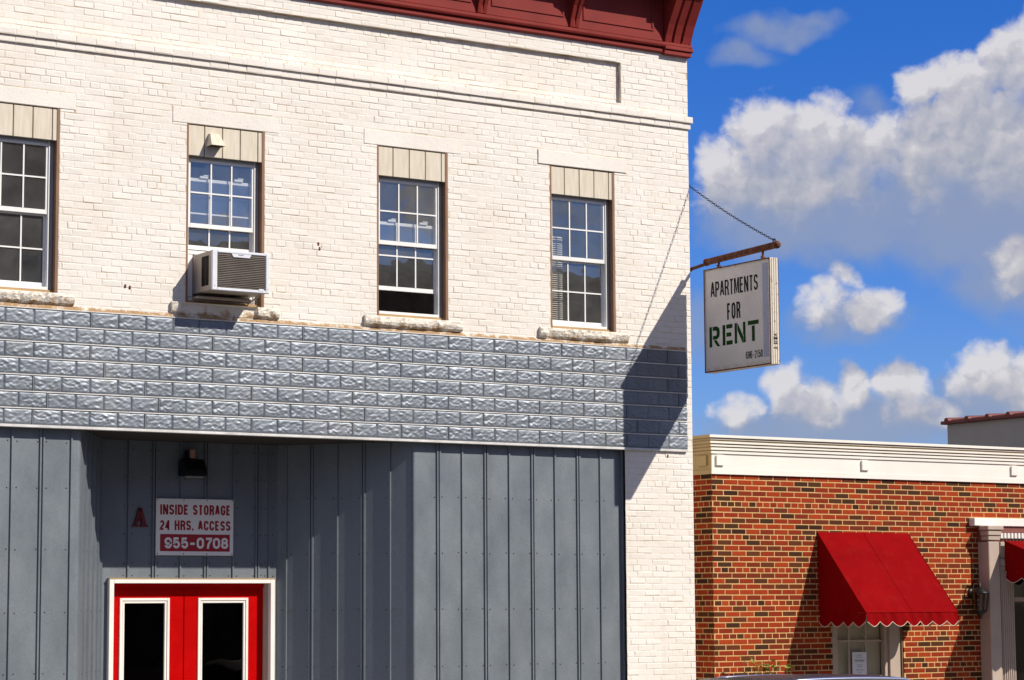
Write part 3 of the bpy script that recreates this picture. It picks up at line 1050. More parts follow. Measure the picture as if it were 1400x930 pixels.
    sl.add([(c - .605, 0.0, 5.376), (c + .605, 0.0, 5.376), (c + .605, 0.1, 5.374), (c - .605, 0.1, 5.374)], [(0, 1, 2, 3)])
    sl.build("sill", M_STONE, frame)
    if wi in (0, 3):
        bl = MB()
        bx1 = ia + (0.30 if wi == 0 else 0.245)
        z = iz0 + 0.03
        top = 6.45 if wi == 3 else 6.50
        while z < top:
            bl.quad((ia - 0.0, 0.20, z), (bx1, 0.20, z), (bx1, 0.222, z + 0.019), (ia - 0.0, 0.222, z + 0.019))
            z += 0.0235
        bl.build("blind", M_BLIND, frame)
    if wi == 1:
        vh = MB()
        hx, hz = -6.10, 7.075
        vh.add([(hx - .075, 0.003, hz - .075), (hx + .085, 0.003, hz - .075), (hx + .060, 0.003, hz + .06), (hx - .052, 0.003, hz + .06),
                (hx - .075, -0.13, hz - .075), (hx + .085, -0.13, hz - .075), (hx + .055, -0.035, hz + .058), (hx - .047, -0.035, hz + .058)],
               [(4, 5, 6, 7), (0, 4, 7, 3), (1, 2, 6, 5), (3, 7, 6, 2)])
        vh.add([(hx - .066, 0.003, hz - .07), (hx + .076, 0.003, hz - .07), (hx + .076, -0.12, hz - .07), (hx - .066, -0.12, hz - .07)], [(0, 1, 2, 3)], 1)
        vh.build("vent_hood", [M_BOARD, M_DARK], frame)

# ---- pressed-tin fascia: embossed rock-face blocks in staggered rows
mb = MB()
FB, FR, TOPZ = 0.2945, 0.1628, 5.2207
na, nb = 30, 17
stamps = []
for sgen in range(7):
    r2 = np.random.default_rng(71 + sgen)
    hgt = np.zeros((na, nb))
    U, V = np.meshgrid(np.linspace(0, 1, na), np.linspace(0, 1, nb), indexing='ij')
    for k in range(60):
        cx_, cy_ = r2.uniform(.03, .97), r2.uniform(.05, .95)
        ang = r2.choice([0.55, -0.6, 0.3, -0.35]) + r2.normal(0, .25)
        du, dv = (U - cx_) * FB, (V - cy_) * FR
        p_ = du * math.cos(ang) + dv * math.sin(ang); q_ = -du * math.sin(ang) + dv * math.cos(ang)
        hgt += r2.choice([1, 1, -1]) * r2.uniform(.5, 1.0) * np.exp(-(p_ / 0.024) ** 2 - (q_ / 0.0085) ** 2)
    edge = np.clip(np.minimum(np.minimum(U, 1 - U) * FB, np.minimum(V, 1 - V) * FR) / 0.013, 0, 1)
    stamps.append(0.003 + edge * (0.0065 + 0.0080 * hgt / max(1e-6, np.abs(hgt).max())))
FY = -0.012
for row in range(7):
    zt = TOPZ - row * FR
    mb.box(XL, -0.088, FY - 0.0195, FY - .001, zt - 0.0125, zt - .0005, 1, 0.003)  # bright strip paints the sunlit top edge of each row
for row in range(7):
    zt = TOPZ - row * FR; zb = zt - FR
    start = -8.302 + (0 if row % 2 == 0 else FB / 2)
    k0 = math.floor((XL - start) / FB)
    k = k0
    while True:
        xa = start + k * FB; xb = xa + FB
        if xa >= -0.09: break
        k += 1
        if xb <= XL: continue
        hg = stamps[(k * 3 + row * 5 + (k // 4)) % 7] * (0.85 + 0.3 * random.random())
        xs = np.linspace(xa + 0.002, xb - 0.002, na)
        keep = (xs <= -0.088) & (xs >= XL)
        if keep.sum() < 2: continue
        xs_ = xs[keep]; hg_ = hg[keep]
        zs = np.linspace(zb + 0.002, zt - 0.0135, nb)
        tilt = random.uniform(-0.0022, 0.0022)
        n_ = len(xs_)
        vs = [(xs_[i], FY - hg_[i, j] - 0.004 + tilt * (j / nb), zs[j]) for i in range(n_) for j in range(nb)]
        fs = [(i * nb + j, (i + 1) * nb + j, (i + 1) * nb + j + 1, i * nb + j + 1) for i in range(n_ - 1) for j in range(nb - 1)]
        mb.add(vs, fs, 0, random.random(), True)
        # sheet seam every fourth block
        if k % 4 == (0 if row < 4 else 2):
            mb.box(xa - .004, xa + .004, FY - 0.018, FY, zb, zt, 2)
        # rusty nail heads on the joints
        if random.random() < 0.45:
            zz = zb + FR * random.choice([0.1, 0.5, 0.85])
            mb.box(xa - .006, xa + .006, FY - .012, FY - .004, zz - .006, zz + .006, 3)
mb.box(XL, -0.088, FY - 0.004, 0.02, TOPZ - 7 * FR, TOPZ, 0)
mb.box(XL, -0.088, FY - 0.024, 0.03, 4.052, 4.079, 1, 0.003)
mb.prism_x([(0.0, TOPZ + .045), (FY - .004, TOPZ + .002), (0.0, TOPZ)], XL, -0.088, 4)
mb.build("tin_fascia", [M_TIN, M_BRIGHT, M_RIB, M_RIVET, M_STONE], wbld)


# ---- ribbed metal siding of the shopfront
def siding(name, A, B, ribs, z0, z1, screws, start_trim=False, end_trim=False):
    """sheet from plan point A to B (outside on the right-hand side when going A->B is -normal), ribs [(distance,double)]"""
    A = np.array(A, float); B = np.array(B, float)
    t = (B - A) / np.linalg.norm(B - A); nrm = np.array([t[1], -t[0]])
    Ltot = np.linalg.norm(B - A)
    h = 0.017
    prof = [(0, 0)]
    cent = []
    for s, dbl in ribs:
        for c_ in ((s - 0.014, s + 0.018) if dbl else (s,)):
            cent.append(c_)
    for c_ in cent:
        prof += [(c_ - 0.012, 0), (c_ - 0.008, h), (c_ + 0.008, h), (c_ + 0.012, 0)]
    prof.append((Ltot, 0))
    mbx = MB()
    nzs = 1
    for i in range(len(prof) - 1):
        (s0, d0), (s1, d1) = prof[i], prof[i + 1]
        p0 = A + t * s0 + nrm * d0; p1 = A + t * s1 + nrm * d1
        mbx.quad((p0[0], p0[1], z0), (p1[0], p1[1], z0), (p1[0], p1[1], z1), (p0[0], p0[1], z1), 0)
    for z in screws:
        for s, dbl in ribs:
            offs = (-0.045, 0.050)
            for o in offs:
                sx = s + o + random.uniform(-.004, .004)
                if not (0.02 < sx < Ltot - 0.02): continue
                p = A + t * sx + nrm * 0.001
                zz = z + random.uniform(-.006, .006)
                ring = [(p[0] + t[0] * .0075 * math.cos(a_) + nrm[0] * .001, p[1] + t[1] * .0075 * math.cos(a_) + nrm[1] * .001, zz + .0075 * math.sin(a_)) for a_ in [k * math.pi / 3 for k in range(6)]]
                tip = (p[0] + nrm[0] * .008, p[1] + nrm[1] * .008, zz)
                mbx.add(ring + [tip], [(k, (k + 1) % 6, 6) for k in range(6)], 1)
    for flag, s in ((start_trim, 0.0), (end_trim, Ltot)):
        if flag:
            p = A + t * s
            mbx.box(p[0] - .012, p[0] + .012, p[1] - .028, p[1] + .01, z0, z1, 2, 0.003)
    return mbx.build(name, [M_GALV, M_RIVET, M_RIB], wbld)


Z0S, Z1S = G0 + 0.02, 4.07
SC4 = [3.475, 2.88, 2.28, 1.676, 1.07]
yb = 0.07
siding("metal_siding", (-3.66, yb), (-0.958, yb), [(-3.373 + 3.66, True), (-3.074 + 3.66, False), (-2.771 + 3.66, True), (-2.469 + 3.66, False), (-2.161 + 3.66, True), (-1.867 + 3.66, False), (-1.554 + 3.66, True), (-1.256 + 3.66, False)], Z0S, Z1S, SC4, end_trim=True)
# splayed return to the recessed doorway (right side)
siding("metal_siding", (-4.678, 1.29), (-3.69, yb + 0.03), [(0.108, False), (0.395, True), (0.70, False), (0.994, True), (1.305, False)], Z0S, Z1S, [3.475, 2.88, 2.28, 1.676])
# back of the recess above and beside the doors
DX0, DX1, DZ1 = -6.644, -4.727, 2.613
siding("metal_siding", (-6.715, 1.29), (-4.678, 1.29), [(-6.422 + 6.715, False), (-6.128 + 6.715, True), (-5.826 + 6.715, False), (-5.529 + 6.715, True), (-5.21 + 6.715, False), (-4.923 + 6.715, True), (-4.782 + 6.715, False)], DZ1 + .005, Z1S, [3.9685, 3.675, 3.374, 3.082, 2.779, 2.65])
siding("metal_siding", (-6.715, 1.29), (DX0 - .002, 1.29), [], Z0S, DZ1 + .005, [])
siding("metal_siding", (DX1 + .002, 1.29), (-4.678, 1.29), [], Z0S, DZ1 + .005, [])
# left splay and left bay, with a rounded corner between them
siding("metal_siding", (-7.44, yb + 0.05), (-6.715, 1.29), [(0.22, False), (0.50, True), (0.80, False), (1.1, True), (1.33, False)], Z0S, Z1S, [3.926, 2.88, 2.28, 1.676])
siding("metal_siding", (XL, yb), (-7.50, yb), [(-7.565 - XL - .305 * k, k % 2 == 1) for k in range(13, -1, -1)], Z0S, Z1S, [3.926, 3.475, 2.88, 2.273, 1.685])
mb = MB()
arc = [(-7.50, yb), (-7.478, yb + .003), (-7.458, yb + .018), (-7.44, yb + .05)]
for i in range(3):
    mb.add([(arc[i][0], arc[i][1], Z0S), (arc[i + 1][0], arc[i + 1][1], Z0S), (arc[i + 1][0], arc[i + 1][1], Z1S), (arc[i][0], arc[i][1], Z1S)], [(0, 1, 2, 3)], 0, 0, True)
arc = [(-3.69, yb + .03), (-3.684, yb + .012), (-3.675, yb + .003), (-3.66, yb)]
mb.build("corner_sheet", M_GALV, wbld); mb = MB()
for i in range(3):
    mb.add([(arc[i][0], arc[i][1], Z0S), (arc[i + 1][0], arc[i + 1][1], Z0S), (arc[i + 1][0], arc[i + 1][1], Z1S), (arc[i][0], arc[i][1], Z1S)], [(0, 1, 2, 3)], 0, 0, True)
mb.build("corner_sheet", M_GALV, wbld)
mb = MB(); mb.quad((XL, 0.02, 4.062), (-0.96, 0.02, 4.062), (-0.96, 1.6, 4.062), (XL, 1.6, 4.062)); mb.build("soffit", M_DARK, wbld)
mb = MB(); mb.box(-7.6, -3.6, -0.2, 1.6, G0 - .05, G0 + .03); mb.build("doorstep", M_CONC, wbld)

# ---- double doors
mb = MB()
yf = 1.235
mb.box(DX0, DX0 + 0.052, yf, 1.36, G0 + .03, DZ1, 0, 0.003)
mb.box(DX1 - 0.052, DX1, yf, 1.36, G0 + .03, DZ1, 0, 0.003)
mb.box(DX0 + .0525, DX1 - .0525, yf, 1.36, DZ1 - 0.045, DZ1, 0, 0.003)
mb.box(DX0 - .004, DX1 + .004, yf - .004, 1.30, DZ1 + .0005, DZ1 + .010, 1)
# red inner jambs
jx0, jx1, jz = DX0 + 0.0525, DX1 - 0.0525, DZ1 - 0.0455
mb.box(jx1 - 0.030, jx1, 1.30, 1.40, G0 + .03, jz, 3)
mb.box(jx0, jx1 - .03, 1.34, 1.42, jz - 0.045, jz, 2)
mb.build("door_frame", [M_TRIM, M_TANSILL, M_DOOR, M_COLUMN], wbld)
dmid = -5.735
for (a, b_, gx0, gx1) in ((jx0 + .003, dmid - .004, -6.47, -5.905), (dmid + .004, jx1 - .08, -5.575, -4.985)):
    d0 = 1.375
    gz0, gz1 = 0.55, 2.415
    mb = MB()
    mb.box(a, gx0, d0, d0 + .045, G0 + .04, jz - .0455, 0, .003)
    mb.box(gx1, b_, d0, d0 + .045, G0 + .04, jz - .0455, 0, .003)
    mb.box(gx0, gx1, d0, d0 + .045, gz1, jz - .0455, 0, .002)
    mb.box(gx0, gx1, d0, d0 + .045, G0 + .04, gz0, 0, .002)
    door = mb.build("door", M_DOOR, wbld)
    mb = MB()
    for (ins, w, dp) in ((0.0, 0.028, 0.016), (0.032, 0.022, 0.009)):
        p, q, r_, s_ = gx0 + ins, gx1 - ins, gz0 + ins, gz1 - ins
        mb.box(p, p + w, d0 - dp, d0 + .02, r_, s_, 0, .003); mb.box(q - w, q, d0 - dp, d0 + .02, r_, s_, 0, .003)
        mb.box(p + w, q - w, d0 - dp, d0 + .02, s_ - w, s_, 0, .003); mb.box(p + w, q - w, d0 - dp, d0 + .02, r_, r_ + w, 0, .003)
    mb.build("glass_trim", M_TRIM, door)
    mb = MB(); mb.quad((gx0 + .05, d0 + .012, gz0 + .05), (gx1 - .05, d0 + .012, gz0 + .05), (gx1 - .05, d0 + .012, gz1 - .05), (gx0 + .05, d0 + .012, gz1 - .05))
    mb.build("pane", M_DGLASS, door)
mb = MB(); mb.box(jx1 - .079, jx1 - .0305, 1.36, 1.41, G0 + .04, jz - .0455, 0); mb.build("door_stop", M_DOOR, wbld); mb = MB(); mb.box(dmid - .0035, dmid + .0035, 1.385, 1.41, G0 + .04, jz - .0455)
mb.build("door_stop", M_DOOR, wbld)
# dim hall behind the doors
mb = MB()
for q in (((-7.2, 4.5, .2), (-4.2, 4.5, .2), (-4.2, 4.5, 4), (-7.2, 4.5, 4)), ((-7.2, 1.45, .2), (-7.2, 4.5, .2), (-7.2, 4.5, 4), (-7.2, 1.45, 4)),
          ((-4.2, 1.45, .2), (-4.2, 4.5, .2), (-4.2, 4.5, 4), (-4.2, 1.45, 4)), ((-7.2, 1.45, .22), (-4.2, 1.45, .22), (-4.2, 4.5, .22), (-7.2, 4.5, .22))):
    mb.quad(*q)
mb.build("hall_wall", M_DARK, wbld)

# ---- dark red cornice
mb = MB()
mb.prism_x([(0.01, 8.688), (-0.030, 8.688), (-0.048, 8.70), (-0.048, 8.728), (-0.030, 8.740), (-0.030, 8.752), (-0.075, 8.756), (-0.085, 8.775), (-0.085, 8.80), (-0.06, 8.815), (0.01, 8.83)], XL, -0.36)
mb.prism_x([(0.01, 8.83), (-0.028, 8.83), (-0.028, 9.50), (0.01, 9.50)], XL, -0.36)
# overhanging crown
CO = -0.40
mb.prism_x([(0.01, 9.44), (CO + .12, 9.44), (CO + .10, 9.42), (CO + .02, 9.42), (CO, 9.44), (CO, 9.55), (CO - .05, 9.58), (CO - .09, 9.66), (CO - .10, 9.72), (CO - .10, 9.75), (0.01, 9.80)], XL, 0.03)
# panel mouldings on the frieze
brx = [-2.86 - 1.235 * k for k in range(-1, 8)]
for k, bx in enumerate(brx):
    xr = bx - 0.13 if k else -1.62 - .13
lines = sorted(brx)
for i in range(len(lines)):
    xa = lines[i] + 0.13
    xb = (lines[i + 1] - 0.13) if i + 1 < len(lines) else -0.50
    for (p, q, r_, s_) in ((xa, xb, 8.93, 8.955), (xa, xb, 9.36, 9.385)):
        mb.box(p, q, -0.040, -0.0285, r_, s_, 0, .003)
    for (p, q) in ((xa, xa + .025), (xb - .025, xb)):
        mb.box(p, q, -0.040, -0.0285, 8.9555, 9.3595, 0, .003)
corn = mb.build("cornice", M_OX, wbld)
for bx in brx:
    mb = MB()
    hw = 0.058
    prof = [(-0.0285, 8.83), (-0.045, 8.83), (-0.07, 8.92), (-0.13, 9.06), (-0.24, 9.22), (-0.33, 9.33), (-0.36, 9.4195), (-0.0285, 9.4195)]
    mb.prism_x(prof, bx - hw, bx - .016)
    mb.prism_x(prof, bx + .016, bx + hw)
    prof2 = [(y + .014 if y < -0.05 else y, z) for y, z in prof]
    mb.prism_x(prof2, bx - .016, bx + .016)
    mb.build("bracket", M_OX, corn)
# big end console
mb = MB()
mb.box(-0.372, 0.022, -0.065, 0.35, 8.672, 8.722, 0, .006)
mb.box(-0.372, 0.040, -0.085, 0.35, 8.727, 8.775, 0, .008)
mb.box(-0.372, 0.032, -0.075, 0.35, 8.7755, 8.815, 0, .006)
prof = [(0.30, 8.8155), (-0.045, 8.8155), (-0.075, 8.90), (-0.13, 9.02), (-0.21, 9.15), (-0.29, 9.28), (-0.33, 9.35), (0.30, 9.35)]
for p, q, dy in ((-0.35, -0.262, 0), (-0.262, -0.225, .022), (-0.225, -0.135, 0), (-0.135, -0.098, .022), (-0.098, 0.024, 0)):
    mb.prism_x([(y + (dy if y < 0 else 0), z) for y, z in prof], p, q)
mb.box(-0.372, 0.045, -0.37, 0.35, 9.3505, 9.40, 0, .008)
mb.box(-0.352, 0.03, -0.35, 0.35, 9.4005, 9.56, 0, .006)
for k in range(7):
    xx = -0.33 + k * 0.055
    mb.box(xx - .008, xx + .008, -0.062, -0.04, 8.822, 8.838, 0, .004)
mb.build("bracket", M_OX, corn)

# small holes and stubs in the painted brick
for (x, z) in ((-4.876, 6.094), (-4.862, 6.045), (-7.0, 5.49), (-7.05, 5.50), (-0.36, 4.0)):
    mb = MB(); mb.box(x - .010, x + .010, -0.012, 0.01, z - .018, z + .018, 0, .005); mb.build("wall_anchor", M_RUST, wbld)

# ================================================================== AIR CONDITIONER
ac = thing("window_air_conditioner", "boxy grey air conditioner jutting out of the second window, casting a shadow down the wall", "air conditioner", (-5.96, -0.1, 5.45))
mb = MB()
ax0, ax1, az0, az1, ayf = -6.275, -5.640, 5.472, 5.882, -0.38
mb.box(ax0, ax1, ayf + .018, 0.12, az0 + .006, az1 - .004, 0, 0.008)
for k in range(2):
    y0 = -0.29 + k * 0.085
    mb.box(ax0 - .004, ax0 + .004, y0, y0 + 0.072, az0 + .06, az1 - .05, 1)
    for j in range(11):
        zz = az0 + .075 + j * .026
        mb.box(ax0 - .007, ax0 - .0041, y0 + .004, y0 + .068, zz, zz + .004, 1)
mb.build("case", [M_ACB, M_BLACK], ac)
mb = MB()
w = 0.055
mb.box(ax0 - .004, ax0 + w, ayf, ayf + .03, az0, az1, 0, .006)
mb.box(ax1 - 0.038, ax1 + .004, ayf, ayf + .03, az0, az1, 0, .006)
mb.box(ax0 + w, ax1 - .038, ayf, ayf + .03, az1 - .028, az1, 0, .006)
mb.box(ax0 + w, ax1 - .038, ayf, ayf + .03, az0, az0 + .030, 0, .006)
xm = (ax0 + ax1) / 2
mb.prism_y([(xm - .105, az1 - .028), (xm - .085, az1 - .062), (xm + .095, az1 - .062), (xm + .115, az1 - .028)], ayf, ayf + .025)
mb.box(ax1 - .12, ax1 - .06, ayf - .003, ayf + .02, az0 + .016, az0 + .042, 0, .004)
mb.build("front_frame", M_ACW, ac)
mb = MB(); mb.box(xm - .03, xm + .025, ayf - .002, ayf + .002, az1 - .042, az1 - .032, 0); mb.build("badge", M_INK, ac); mb = MB()
mb.box(ax0 + .022, ax0 + .03, ayf - .002, ayf + .002, az0 + .04, az0 + .05); mb.build("screw", M_INK, ac); mb = MB(); mb.box(ax1 - .02, ax1 - .012, ayf - .002, ayf + .002, az0 + .04, az0 + .05)
mb.build("screw", M_INK, ac)
mb = MB()
mb.box(ax0 + w, ax1 - .038, ayf + .022, ayf + .028, az0 + .03, az1 - .028, 1)
n = 19
for k in range(n):
    zz = az0 + .034 + k * (az1 - az0 - .066) / n
    mb.add([(ax0 + w, ayf + .004, zz), (ax1 - .038, ayf + .004, zz), (ax1 - .038, ayf + .016, zz + .012), (ax0 + w, ayf + .016, zz + .012)], [(0, 1, 2, 3)], 0)
mb.build("grille", [M_ACF, M_DARK], ac)
mb = MB()
mb.box(-6.35, ax0 - .005, 0.075, 0.12, az0 - .02, az1 + .03, 0, .003)
mb.build("filler_panel", M_VINYL, ac); mb = MB()
mb.box(ax1 + .005, -5.60, 0.075, 0.12, az0 - .02, az1 + .03, 0, .003)
mb.build("filler_panel", M_VINYL, ac); mb = MB()
mb.box(-6.35, -5.60, 0.07, 0.12, az1 + .004, az1 + .045, 0, .003)
mb.build("filler_panel", M_VINYL, ac)
mb = MB()
mb.box(-6.30, -5.72, -0.10, 0.05, az0 - .052, az0 - .03, 0, .003)
mb.tube([(-5.70, -0.30, az0 - .005), (-5.70, -0.02, az0 - .07)], 0.008, 6)
mb.box(-5.72, -5.63, -0.03, 0.0, az0 - .065, az0 - .02, 0, .003)
mb.build("support_rail", M_ACB, ac)

# ================================================================== STORAGE SIGN, LETTER, LIGHT
ss = thing("wall_sign", "white sign with red lettering for inside storage, above the red double doors", "sign", (-5.667, 1.26, 2.86))
sy = 1.262
mb = MB(); mb.box(-6.117, -5.217, sy, sy + 0.012, 2.863, 3.460, 0, .003); mb.build("board", M_SIGNW, ss)
mb = MB(); Fs = FRONT(sy)
mb.quad((-6.07, sy - .001, 2.905), (-5.26, sy - .001, 2.905), (-5.26, sy - .001, 3.085), (-6.07, sy - .001, 3.085)); mb.build("number_band", M_SIGNR, ss)
for words in ((("INSIDE", -6.072, -5.745, 3.29, 3.397), ("STORAGE", -5.695, -5.253, 3.29, 3.397)),
              (("24", -6.075, -5.957, 3.127, 3.231), ("HRS.", -5.905, -5.685, 3.127, 3.231), ("ACCESS", -5.635, -5.252, 3.127, 3.231))):
    mb = MB()
    for w_ in words:
        put_text(mb, Fs, *w_, .0012, 0.20, 0.45)
    mb.build("lettering", M_SIGNR, ss)
mb = MB(); put_text(mb, Fs, "955-0708", -6.02, -5.278, 2.934, 3.052, .0022, 0.215, 0.40); mb.build("phone_number", M_SIGNW, ss)
for x in (-6.10, -5.80, -5.53, -5.233):
    for z in (2.878, 3.446):
        mb = MB(); mb.box(x - .005, x + .005, sy - .004, sy, z - .005, z + .005); mb.build("screw", M_RIVET, ss)

mb = MB()
pts_l = [(0.0, 0), (0.38, 0), (0.38, .10), (0.30, .10), (0.345, .27), (0.66, .27), (0.70, .10), (0.62, .10), (0.62, 0), (1.0, 0), (1.0, .10), (.93, .10), (.62, .95), (.68, 1.0), (.36, 1.0), (.07, .10), (0, .10)]
AX = lambda u, v: (-6.378 + u * 0.172, 3.158 + v * 0.2)
# slab-serif capital as strokes
def stroke(pts):
    poly_plate(mb, FRONT(1.29), [AX(*p) for p in pts], 0.001, 0.024)
stroke([(0.10, .09), (0.26, .09), (.54, .93), (.40, 1.0)])
stroke([(0.60, .09), (0.90, .09), (.60, 1.0), (.40, 1.0)][:4])
stroke([(0.27, .28), (0.64, .28), (0.60, .40), (0.31, .40)])
stroke([(0.0, 0), (0.38, 0), (0.38, .10), (0.0, .10)])
stroke([(0.52, 0), (1.0, 0), (1.0, .10), (0.52, .10)])
tag(mb.build("letter_sign", paint("dark_red_letter", (0.15, 0.008, 0.010), 0.15, 0.5)), "dark red slab serif letter A fixed to the grey metal wall", "letter sign")

wl = thing("wall_light", "black wall light with a small pale sensor above the storage sign", "wall light", (-5.73, 1.29, 3.68))
mb = MB()
mb.prism_x([(1.285, 3.70), (1.285, 3.86), (1.20, 3.88), (1.14, 3.84), (1.10, 3.77), (1.09, 3.70)], -5.86, -5.615)
mb.box(-5.79, -5.69, 1.22, 1.285, 3.87, 3.97, 0, .01)
mb.build("housing", M_LAMP, wl)
mb = MB(); mb.box(-5.84, -5.635, 1.11, 1.24, 3.68, 3.699, 0, .006); mb.build("lens", M_LENS, wl)
mb = MB(); mb.box(-5.765, -5.705, 1.18, 1.219, 3.885, 3.985, 0, .008); mb.build("photocell", M_AMBER, wl)

# ================================================================== HANGING SIGN
hs = thing("hanging_sign", "white box sign reading apartments for rent, hung from a rusty pole at the building corner", "sign", (0.06, -0.86, 4.93))
sx0, sx1 = 0.0, 0.115
s_y0, s_y1 = -1.460, -0.262       # outer and inner ends
s_z0, s_z1 = 4.945, 6.135
mb = MB()
fw = 0.022
for (p, q, r_, s_) in ((s_y0, s_y0 + fw, s_z0, s_z1), (s_y1 - fw, s_y1, s_z0, s_z1)):
    mb.box(sx0, sx1, p, q, r_, s_, 0, .003)
mb.box(sx0, sx1, s_y0 + fw, s_y1 - fw, s_z0, s_z0 + fw, 0, .003); mb.box(sx0, sx1, s_y0 + fw, s_y1 - fw, s_z1 - fw, s_z1, 0, .003)
for xx in (0.026, 0.058, 0.088):
    mb.box(xx - .004, xx + .004, s_y0 - .006, s_y0, s_z0 + .004, s_z1 - .004, 0)
cab = mb.build("cabinet", M_FRAME, hs)
mb = MB()
for xf, sg in ((sx0, -1), (sx1, 1)):
    for (p, q, r_, s_) in ((s_y0, s_y0 + .012, s_z0, s_z1), (s_y1 - .012, s_y1, s_z0, s_z1), (s_y0 + .012, s_y1 - .012, s_z0, s_z0 + .014), (s_y0 + .012, s_y1 - .012, s_z1 - .012, s_z1)):
        mb.box(xf + sg * .001, xf + sg * .006, p, q, r_, s_, 0)
mb.build("retainer_trim", M_RUST, hs)
mb = MB()
mb.box(sx0 + .008, sx1 - .008, s_y0 + fw, s_y1 - fw, s_z0 + fw, s_z1 - fw, 0)
mb.build("face_panel", M_APT, hs)
SFACE = lambda u, v, d: (sx0 + .008 - d, -u, v)       # u = distance from the wall
mb = MB()
vs4 = [SFACE(1.315, s_z0 + .09, .0015), SFACE(1.415, s_z0 + .09, .0015), SFACE(1.415, s_z1 - .05, .0015), SFACE(1.315, s_z1 - .05, .0015)]
mb.add(vs4, [(0, 1, 2, 3)]); mb.build("reflection_strip", M_APTB, hs)  # bluish reflection on the sign plastic, painted as a flat strip
for w_ in (("APARTMENTS", 0.375, 1.235, 5.80, 5.978, .002, 0.125, 0.55), ("FOR", 0.675, 0.915, 5.518, 5.705, .002, 0.135, 0.7), ("696-2150", 1.0, 1.30, 5.040, 5.125, .002, 0.12, 0.6)):
    mb = MB(); put_text(mb, SFACE, *w_); mb.build("lettering", M_BLACK, hs)
mb = MB()
# stencil capitals, with the breaks of the stencil
def sten(u0, u1, shapes):
    for sh in shapes:
        poly_plate(mb, SFACE, [(u0 + x * (u1 - u0), 5.232 + y * 0.232) for x, y in sh], 0.001, 0.002)
z_off = 0.0
sten(0.342, 0.535, [[(0, 0), (.24, 0), (.24, 1), (0, 1)], [(.33, .80), (.62, .80), (.70, .74), (.70, .60), (.62, .54), (.33, .54), (.33, .36), (.72, .36), (.94, .48), (.98, .62), (.98, .76), (.90, .92), (.70, 1), (.33, 1)], [(.40, .33), (.66, .33), (1.0, 0), (.74, 0)]])
sten(0.585, 0.765, [[(0, 0), (.27, 0), (.27, 1), (0, 1)], [(.38, .80), (1, .80), (1, 1), (.38, 1)], [(.38, .40), (.88, .40), (.88, .60), (.38, .60)], [(.38, 0), (1, 0), (1, .20), (.38, .20)]])
sten(0.805, 1.0, [[(0, 0), (.22, 0), (.22, 1), (0, 1)], [(.27, 1), (.27, .62), (.73, 0), (.80, 0), (.80, .30)], [(.83, .0), (1, 0), (1, 1), (.78, 1), (.78, .42), (.83, .36)]])
sten(1.045, 1.235, [[(0, .80), (1, .80), (1, 1), (0, 1)], [(.37, 0), (.63, 0), (.63, .75), (.37, .75)]])
mb.build("stencil_lettering", M_GREEN, hs)
mb = MB()
EF = lambda u, v, d: (u, s_y0 - .0065 - d, v)
poly_plate(mb, EF, [(.034, 5.252), (.044, 5.252), (.084, 5.29), (.074, 5.29)], .0, .001); poly_plate(mb, EF, [(.074, 5.252), (.084, 5.252), (.044, 5.29), (.034, 5.29)], .0, .0016)
for z, h in ((5.225, .018), (5.20, .006), (5.175, .010), (5.125, .008)):
    mb.box(0.032, 0.086, s_y0 - .0085, s_y0 - .0065, z, z + h)
mb.build("edge_marking", M_BLACK, hs)
mb = MB()
px = 0.058
mb.tube([(px, 0.10, 6.188), (px, -0.20, 6.214), (px, -0.36, 6.236)], 0.020, 10)
mb.tube([(px, -0.24, 6.235), (px, -1.50, 6.272)], 0.040, 12)
mb.tube([(px, -0.235, 6.235), (px, -0.25, 6.235), (px, -0.262, 6.236)], [0.046, 0.046, 0.041], 12)
mb.tube([(px, -1.495, 6.272), (px, -1.515, 6.272), (px, -1.54, 6.270), (px, -1.555, 6.268)], [0.040, 0.046, 0.040, 0.018], 12)
mb.box(-0.004, 0.020, 0.02, 0.18, 6.10, 6.28, 0, .004)
mb.box(0.02, 0.075, 0.05, 0.15, 6.165, 6.21, 0, .004)
mb.build("pole", M_RUST, hs)
for yy in (-0.47, -1.27):
    mb = MB()
    mb.box(px - .02, px + .02, yy - .018, yy + .018, s_z1, s_z1 + .02, 0, .004)
    mb.box(px - .012, px + .012, yy - .010, yy + .010, s_z1 + .02, 6.235, 0, .003)
    mb.tube([(px - .03, yy, s_z1 + .03), (px + .03, yy, s_z1 + .03)], 0.008, 8)
    mb.build("hanger", M_RUST, hs)
mb = MB()
a = Vector((px, -1.475, 6.325)); b_ = Vector((0.02, 0.06, 7.19))
nl = 46
dv = (b_ - a); ln = dv.length; dv.normalize()
e1 = Vector((1, 0, 0)); e1 = (e1 - dv * e1.dot(dv)).normalized(); e2 = dv.cross(e1)
for k in range(nl):
    f_ = (k + .5) / nl
    c_ = a + dv * ln * f_ + Vector((0, 0, -0.03 * math.sin(math.pi * f_)))
    pl = e1 if k % 2 else e2
    ring = [c_ + dv * (math.cos(2 * math.pi * q / 10) * 0.024) + pl * (math.sin(2 * math.pi * q / 10) * 0.012) for q in range(10)]
    mb.tube(ring, 0.0032, 5, closed=True)
mb.tube([Vector((px, -1.475 + .022 * math.cos(q), 6.318 + .024 * math.sin(q))) for q in [2 * math.pi * k / 12 for k in range(12)]], 0.006, 6, closed=True)
mb.tube([(-0.0, 0.06, 7.19), (0.03, 0.06, 7.19)], 0.01, 6)
mb.build("chain", M_CHAIN, hs)

# ================================================================== RED BRICK BUILDING
YR, XR0, XR1 = 0.6, 0.735, 10.0
rb = thing("red_brick_building", "single-storey red brick building with a cream cornice beside the white building", "building", (5, 0.6, G0))


def tint_red():
    r = random.random()
    if r < 0.045: return random.uniform(0.0, 0.10)
    if r < 0.30: return random.uniform(0.10, 0.38)
    return random.uniform(0.36, 1.0)


